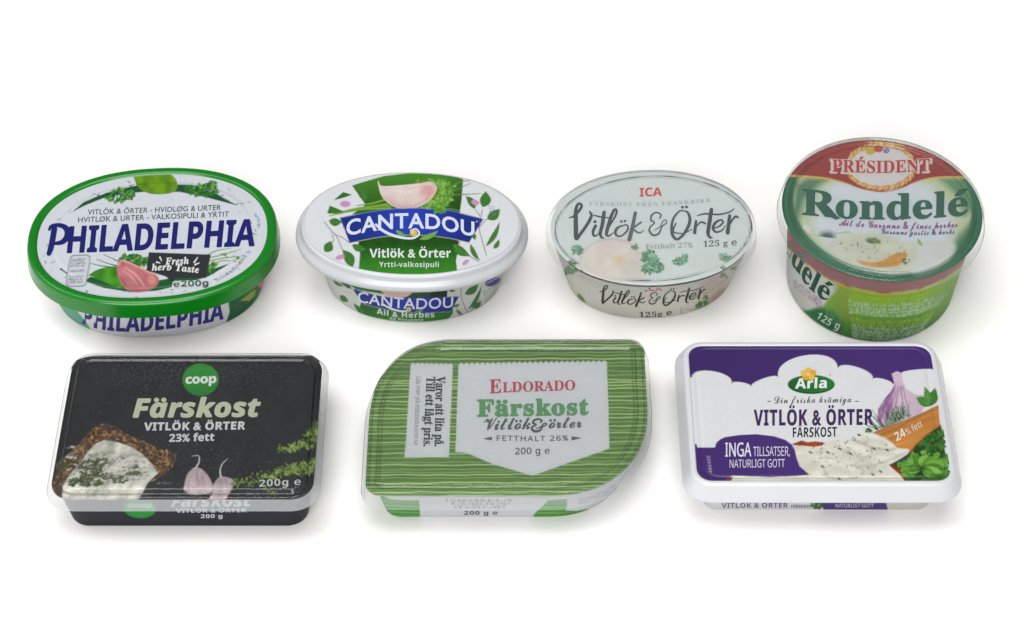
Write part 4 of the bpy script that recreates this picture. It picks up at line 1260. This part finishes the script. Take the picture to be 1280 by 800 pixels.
sh = RRect(64.0, 47.0, [14, 14, 14, 14])
WHITEP = plastic('white_plastic', (0.69, 0.705, 0.735), 0.25, 0.5, 0.1)
lid = loft('lid', sh, fillet([(0.5, 22.4), (0.2, 23.3), (0.7, 24.2), (3.3, 29.6), (4.2, 31.2), (6.2, 31.4), (6.9, 30.4)], 0.9), WHITEP, root, root, N=240)
L = sheet(sh, 6.4, lambda d: 30.9 + 0.0 * d - 0.35 * math.exp(-((d - 2.2) / 0.7) ** 2), c, (226, 227, 230), 900, 130)
A1, A2, A3, A4 = Z(840, 420, 6.67), Z(1025, 420, 6.67), Z(840, 525, 6.67), Z(1025, 525, 6.67)


def arc(a, pk, b, n=14):                                     # cloud edge through a peak
    a, b, pk = map(np.array, (a, b, pk))
    w = np.linspace(0, np.pi, n)
    e = (b - a)
    mid = (a + b) / 2
    h = pk - (a + e * ((pk - a) @ e) / (e @ e))
    return [tuple(mid - e / 2 * np.cos(x) + h * np.sin(x) ** .8) for x in w]


cl = []
for a, pk, b in ((A1((165, 345), (310, 288), (498, 398))), A1((498, 398), (575, 385), (660, 425)), A1((660, 425), (800, 340), (885, 345))):
    cl += arc(a, pk, b)
cl += arc(A1((885, 345))[0], A1((1130, 158))[0], A2((150, 270))[0], 24)
for a, pk, b in (A2((150, 270), (275, 248), (440, 362)), A2((440, 362), (515, 355), (605, 405))):
    cl += arc(a, pk, b)
cl += A2((640, 380))
cl += arc(*A2((680, 310), (830, 277), (960, 286)))
L.poly([(855, 428), (858, 470)] + cl + [(1180, 462), (1172, 426)], lambda x, y: ink((70, 46, 114))[None] * (0.8 + .25 * np.clip((x - 900) / 200, 0, 1))[:, None])
L.poly(A2((598, 315), (640, 293), (682, 310), (690, 380), (720, 440), (800, 490), (870, 490), (885, 540), (850, 640), (760, 700), (600, 800), (520, 780), (480, 700), (484, 610), (520, 545), (590, 460), (622, 400)),
       lambda x, y: ink((206, 184, 200))[None] * (1 - np.array([.56, .78, .5])[None] * (np.clip(2.8 * fbm(x * 1.5 + y * .3, y * .45, 7, 61) - .55, 0, 1) * np.clip((1136 - x) / 24, 0.03, 1) * np.clip((y - 474) / 12, .12, 1))[:, None]) * (1.12 - .16 * np.clip((x - 1128) / 20, 0, 1))[:, None], 1, .5)
for P in (((620, 420), (580, 520), (520, 640)), ((650, 420), (640, 540), (600, 680)), ((690, 420), (720, 560), (740, 680)), ((670, 420), (690, 560), (690, 680))):
    L.line(A2(*P), 1.1, (104, 50, 96), .6)
L.line(A2((490, 640), (530, 550), (600, 460), (628, 400)), 1.0, (104, 70, 104), .7)
L.leaf(A2((905, 590))[0], A2((800, 512))[0], 11, (66, 132, 48), (120, 170, 90))
L.leaf(A2((900, 590))[0], A2((960, 430))[0], 13, (58, 120, 44), (110, 160, 80))
L.leaf(A2((900, 580))[0], A2((870, 420))[0], 9, (84, 144, 58), (130, 180, 100))
q = random.Random(12)
for k in range(60):
    x = q.uniform(470, 760)
    yb = 790 - (x - 460) * .42
    L.line(A2((x, yb), (x + q.uniform(-60, 40) - (80 if x < 540 else 0), yb - q.uniform(60, 150))), [1.2, .5], q.choice([(44, 88, 54), (64, 110, 70), (36, 70, 50), (130, 160, 130)]))
L.parsley(1085.5, 538.5, 4.5, 2.5, 22, 92, [(66, 122, 40), (50, 100, 36)], 1.8)
# bread, spreader, parsley, cheese
L.poly(A3((1000, 200), (1040, 185), (1080, 170), (1130, 185), (1190, 178), (1260, 185), (1320, 210), (1180, 225), (1020, 212)), lambda x, y: ink((150, 66, 32))[None] * (0.5 + 1.1 * fbm(x, y, 4, 66))[:, None], 1, .6)
L.poly(A4((560, 380), (640, 330), (700, 260), (800, 170), (1010, 40), (1075, 470), (1040, 525), (700, 525), (640, 430)), lambda x, y: ink((34, 66, 26))[None] * (0.5 + 1.1 * fbm(x, y, 9, 64))[:, None], 1, .6)
L.poly(A4((560, 385), (600, 370), (660, 400), (720, 470), (730, 520), (690, 520), (640, 440)), lambda x, y: ink((136, 50, 30))[None] * (0.5 + 1.0 * fbm(x, y, 4, 65))[:, None], 1, .8)
L.poly(A4((640, 350), (720, 280), (760, 300), (700, 380)), (58, 60, 76), .8, 2)
PB = [(90, 148, 50), (112, 168, 62), (72, 128, 42), (130, 184, 82)]
for k, (x, y, R_, a) in enumerate(((930, 160, 13, -60), (880, 200, 12, -120), (980, 200, 12, -20), (1010, 130, 11, -80), (780, 480, 12, 150), (1020, 440, 13, 40), (960, 480, 13, 80), (860, 490, 12, 110), (1030, 330, 12, -10))):
    q_ = A4((x, y))[0]
    L.sprig(q_[0], q_[1], R_, a, [(44, 92, 34), (56, 110, 40), (34, 74, 28), (74, 130, 52)], 120 + k)
cx, cy = A4((850, 400))[0]
for k, (a, ln, w) in enumerate(((-165, 26, 13), (-140, 24, 14), (-112, 26, 15), (-80, 28, 15), (-52, 30, 15), (-28, 32, 14), (-8, 28, 12), (15, 28, 11), (40, 22, 11), (150, 24, 9), (170, 22, 10))):
    b = math.radians(a)
    e = (cx + ln * math.cos(b), cy + ln * .68 * math.sin(b))
    L.leaf((cx, cy), e, w, PB[k % 4], (150, 200, 110), 0.1)
    L.parsley(e[0], e[1], 5, 3, 14, 300 + k, PB, 2.2)
L.ell(cx, cy, 5, 4, (26, 52, 30), 0, .8, 3)
L.parsley(cx + 16, cy - 26, 12, 6, 40, 333, [(50, 100, 40), (40, 84, 34), (70, 124, 50)], 3)
L.parsley(cx + 20, cy + 12, 12, 4, 30, 334, [(50, 100, 36), (66, 118, 44)], 3)
L.poly(A4((430, 106), (560, 55), (700, 5), (850, -60), (985, -128), (1003, 45), (900, 115), (800, 205), (760, 262), (690, 290), (600, 240)),
       lambda x, y: ink((206, 138, 68))[None] * (0.46 + .9 * fbm((x + y * 1.0) * .25, (y + x * .42) * 2.4, 7, 71))[:, None], 1, .5)
L.line(A4((1003, 45), (900, 115), (800, 205), (760, 262)), 1.2, (150, 88, 40), .8)
chz = lambda x, y: ink((224, 222, 206))[None] * (0.74 + .42 * fbm(x * .7 + y * .5, y * 1.5 - x * .3, 11, 77))[:, None]
L.poly(A3((470, 540), (500, 468), (700, 478), (900, 480), (1010, 470), (1150, 458), (1060, 382), (1032, 300), (1015, 212), (1090, 214), (1180, 225), (1250, 215)) + A4((30, 200), (100, 170), (170, 165), (270, 160), (300, 118), (350, 104), (430, 110), (540, 150), (610, 200), (640, 232), (748, 246), (735, 280), (660, 330), (575, 375), (600, 400), (660, 450), (715, 520)), chz, 1, .6)
for P, w, cl_ in (([(0, 320), (90, 320), (220, 370), (350, 410), (350, 450)], 1.4, (150, 148, 124)), ([(40, 420), (60, 470), (180, 500), (300, 480)], 1.4, (158, 156, 132)), ([(270, 160), (340, 190), (440, 230), (560, 250), (620, 240)], 1.6, (150, 148, 122)), ([(130, 190), (200, 260), (330, 310), (420, 300)], 1.2, (168, 166, 142)), ([(330, 385), (430, 380), (560, 340), (700, 280)], 1.4, (160, 158, 134))):
    L.line(A4(*P), w * 1.6, cl_, .55, 1.6)
for P, w in (([(320, 140), (420, 125), (520, 160), (590, 205)], 5), ([(150, 195), (260, 210), (380, 270)], 5), ([(20, 340), (140, 350), (280, 410)], 6), ([(640, 270), (720, 255)], 3)):
    L.line(A4(*P), w, (240, 239, 230), .65, 2.2)
L.specks(A4((-120, 220), (170, 165), (330, 115), (600, 220), (650, 300), (520, 380), (300, 490), (0, 480)), 120, 78, (92, 104, 66), .8, .85)
for x, y in ((65, 270), (165, 240), (255, 280), (325, 125), (450, 240), (560, 250), (440, 455), (505, 430), (20, 390), (160, 490), (-80, 130 + 140)):
    L.ell(*A4((x, y))[0], 2.6, 1.2, (70, 84, 56), 30, .9)
L.poly(A3((440, 520), (470, 480), (510, 470), (500, 500), (470, 520)), (130, 54, 28), 1, .8)
L.poly(A3((180, 190), (205, 205), (212, 229), (358, 229), (368, 192), (400, 162), (440, 143), (560, 125), (700, 118), (850, 135), (945, 165), (1000, 205), (1025, 250), (1040, 320), (1065, 385), (1148, 457), (1000, 469), (820, 478), (640, 470), (500, 464), (465, 490), (430, 530), (180, 530)),
       lambda x, y: ink((74, 48, 120))[None] * (0.86 + .16 * np.clip((x - 880) / 120, 0, 1))[:, None])
L.text('INGA', 'sans', [(906.5, 570.8), (939, 570.4)], 17, (228, 226, 236), 0, 'v', 0, -0.01, 0, 0.2)
L.text('TILLSATSER,', 'sans', [(941.5, 570.2), (987, 569.8)], 11.6, (226, 222, 234), 0, 'v', 0, -0.02)
L.text('NATURLIGT GOTT', 'sans', [(912, 584.8), (981, 584)], 10, (226, 222, 234), 0, 'v', 0, -0.01)
for k in range(7):
    f = k / 6
    L.line(A4((470 + 60 * f, 110 + 90 * f), (720 + 20 * f, 0 + 160 * f), (990, -110 + 145 * f)), [.5, .9, .6], (150, 90, 40), .55)
L.text('24', 'sb', [(1121, 552), (1133, 544.4)], 10.6, (236, 226, 210), 0, (-0.42, -0.92), 0, -0.02)
L.text('% fett', 'sans', [(1134, 544.4), (1154, 532.4)], 8, (236, 226, 210), 0, (-0.42, -0.92), 0, -0.01)
L.ell(1014, 480.6, 30.4, 12.8, (224, 230, 224))
L.ell(1014, 480.6, 29.4, 11.9, (22, 84, 40))
L.ell(1014, 480, 27.6, 10.4, lambda x, y: ink((34, 116, 50))[None] * (0.75 + .4 * np.clip((x - 990) / 48, 0, 1))[:, None])
for a in range(5):
    L.ell(1010.6 + 6 * math.cos(a * 1.2566 - 1.57), 467.6 + 4.6 * math.sin(a * 1.2566 - 1.57), 4.4, 3.8, (222, 172, 60) if a % 2 else (236, 192, 88))
L.ell(1010.6, 468, 2.2, 1.9, (240, 214, 140))
L.text('Arla', 'sb', [(994, 485.8), (1033, 485)], 12.4, (236, 240, 236), 0.05, 'v', 0, 0.02, 0, 0.25)
L.dot(1037.6, 469, .9, (130, 130, 130))
L.text('Din friska krämiga', 'scr', [(968, 504.4), (1064, 503)], 8.2, (64, 64, 70), 0, 'v', 0, 0.05)
for x in (961.5, 1071):
    L.brush([(x - 1.8, 502), (x + 1.8, 501.6)], .9, (80, 80, 86))
L.text('VITLÖK & ÖRTER', 'sb', [(942.5, 532), (1091, 531)], 19.4, (66, 44, 92), 0, 'v', 0, 0.05, 0, 0.3)
L.text('FÄRSKOST', 'sb', [(991, 546.8), (1046, 546)], 12.2, (44, 42, 48), 0, 'v', 0, 0.03)
L.text('486456', 'sans', [(890.5, 592), (887.4, 570)], 4.4, (186, 178, 204), 0, (-0.99, -0.1), 0, 0.02)
L.build('printed_label', PRINT, root, lid)

for o in scene.objects:
    if '_c' in o.keys():
        del o['_c']
bpy.data.objects.remove(_to, do_unlink=True)
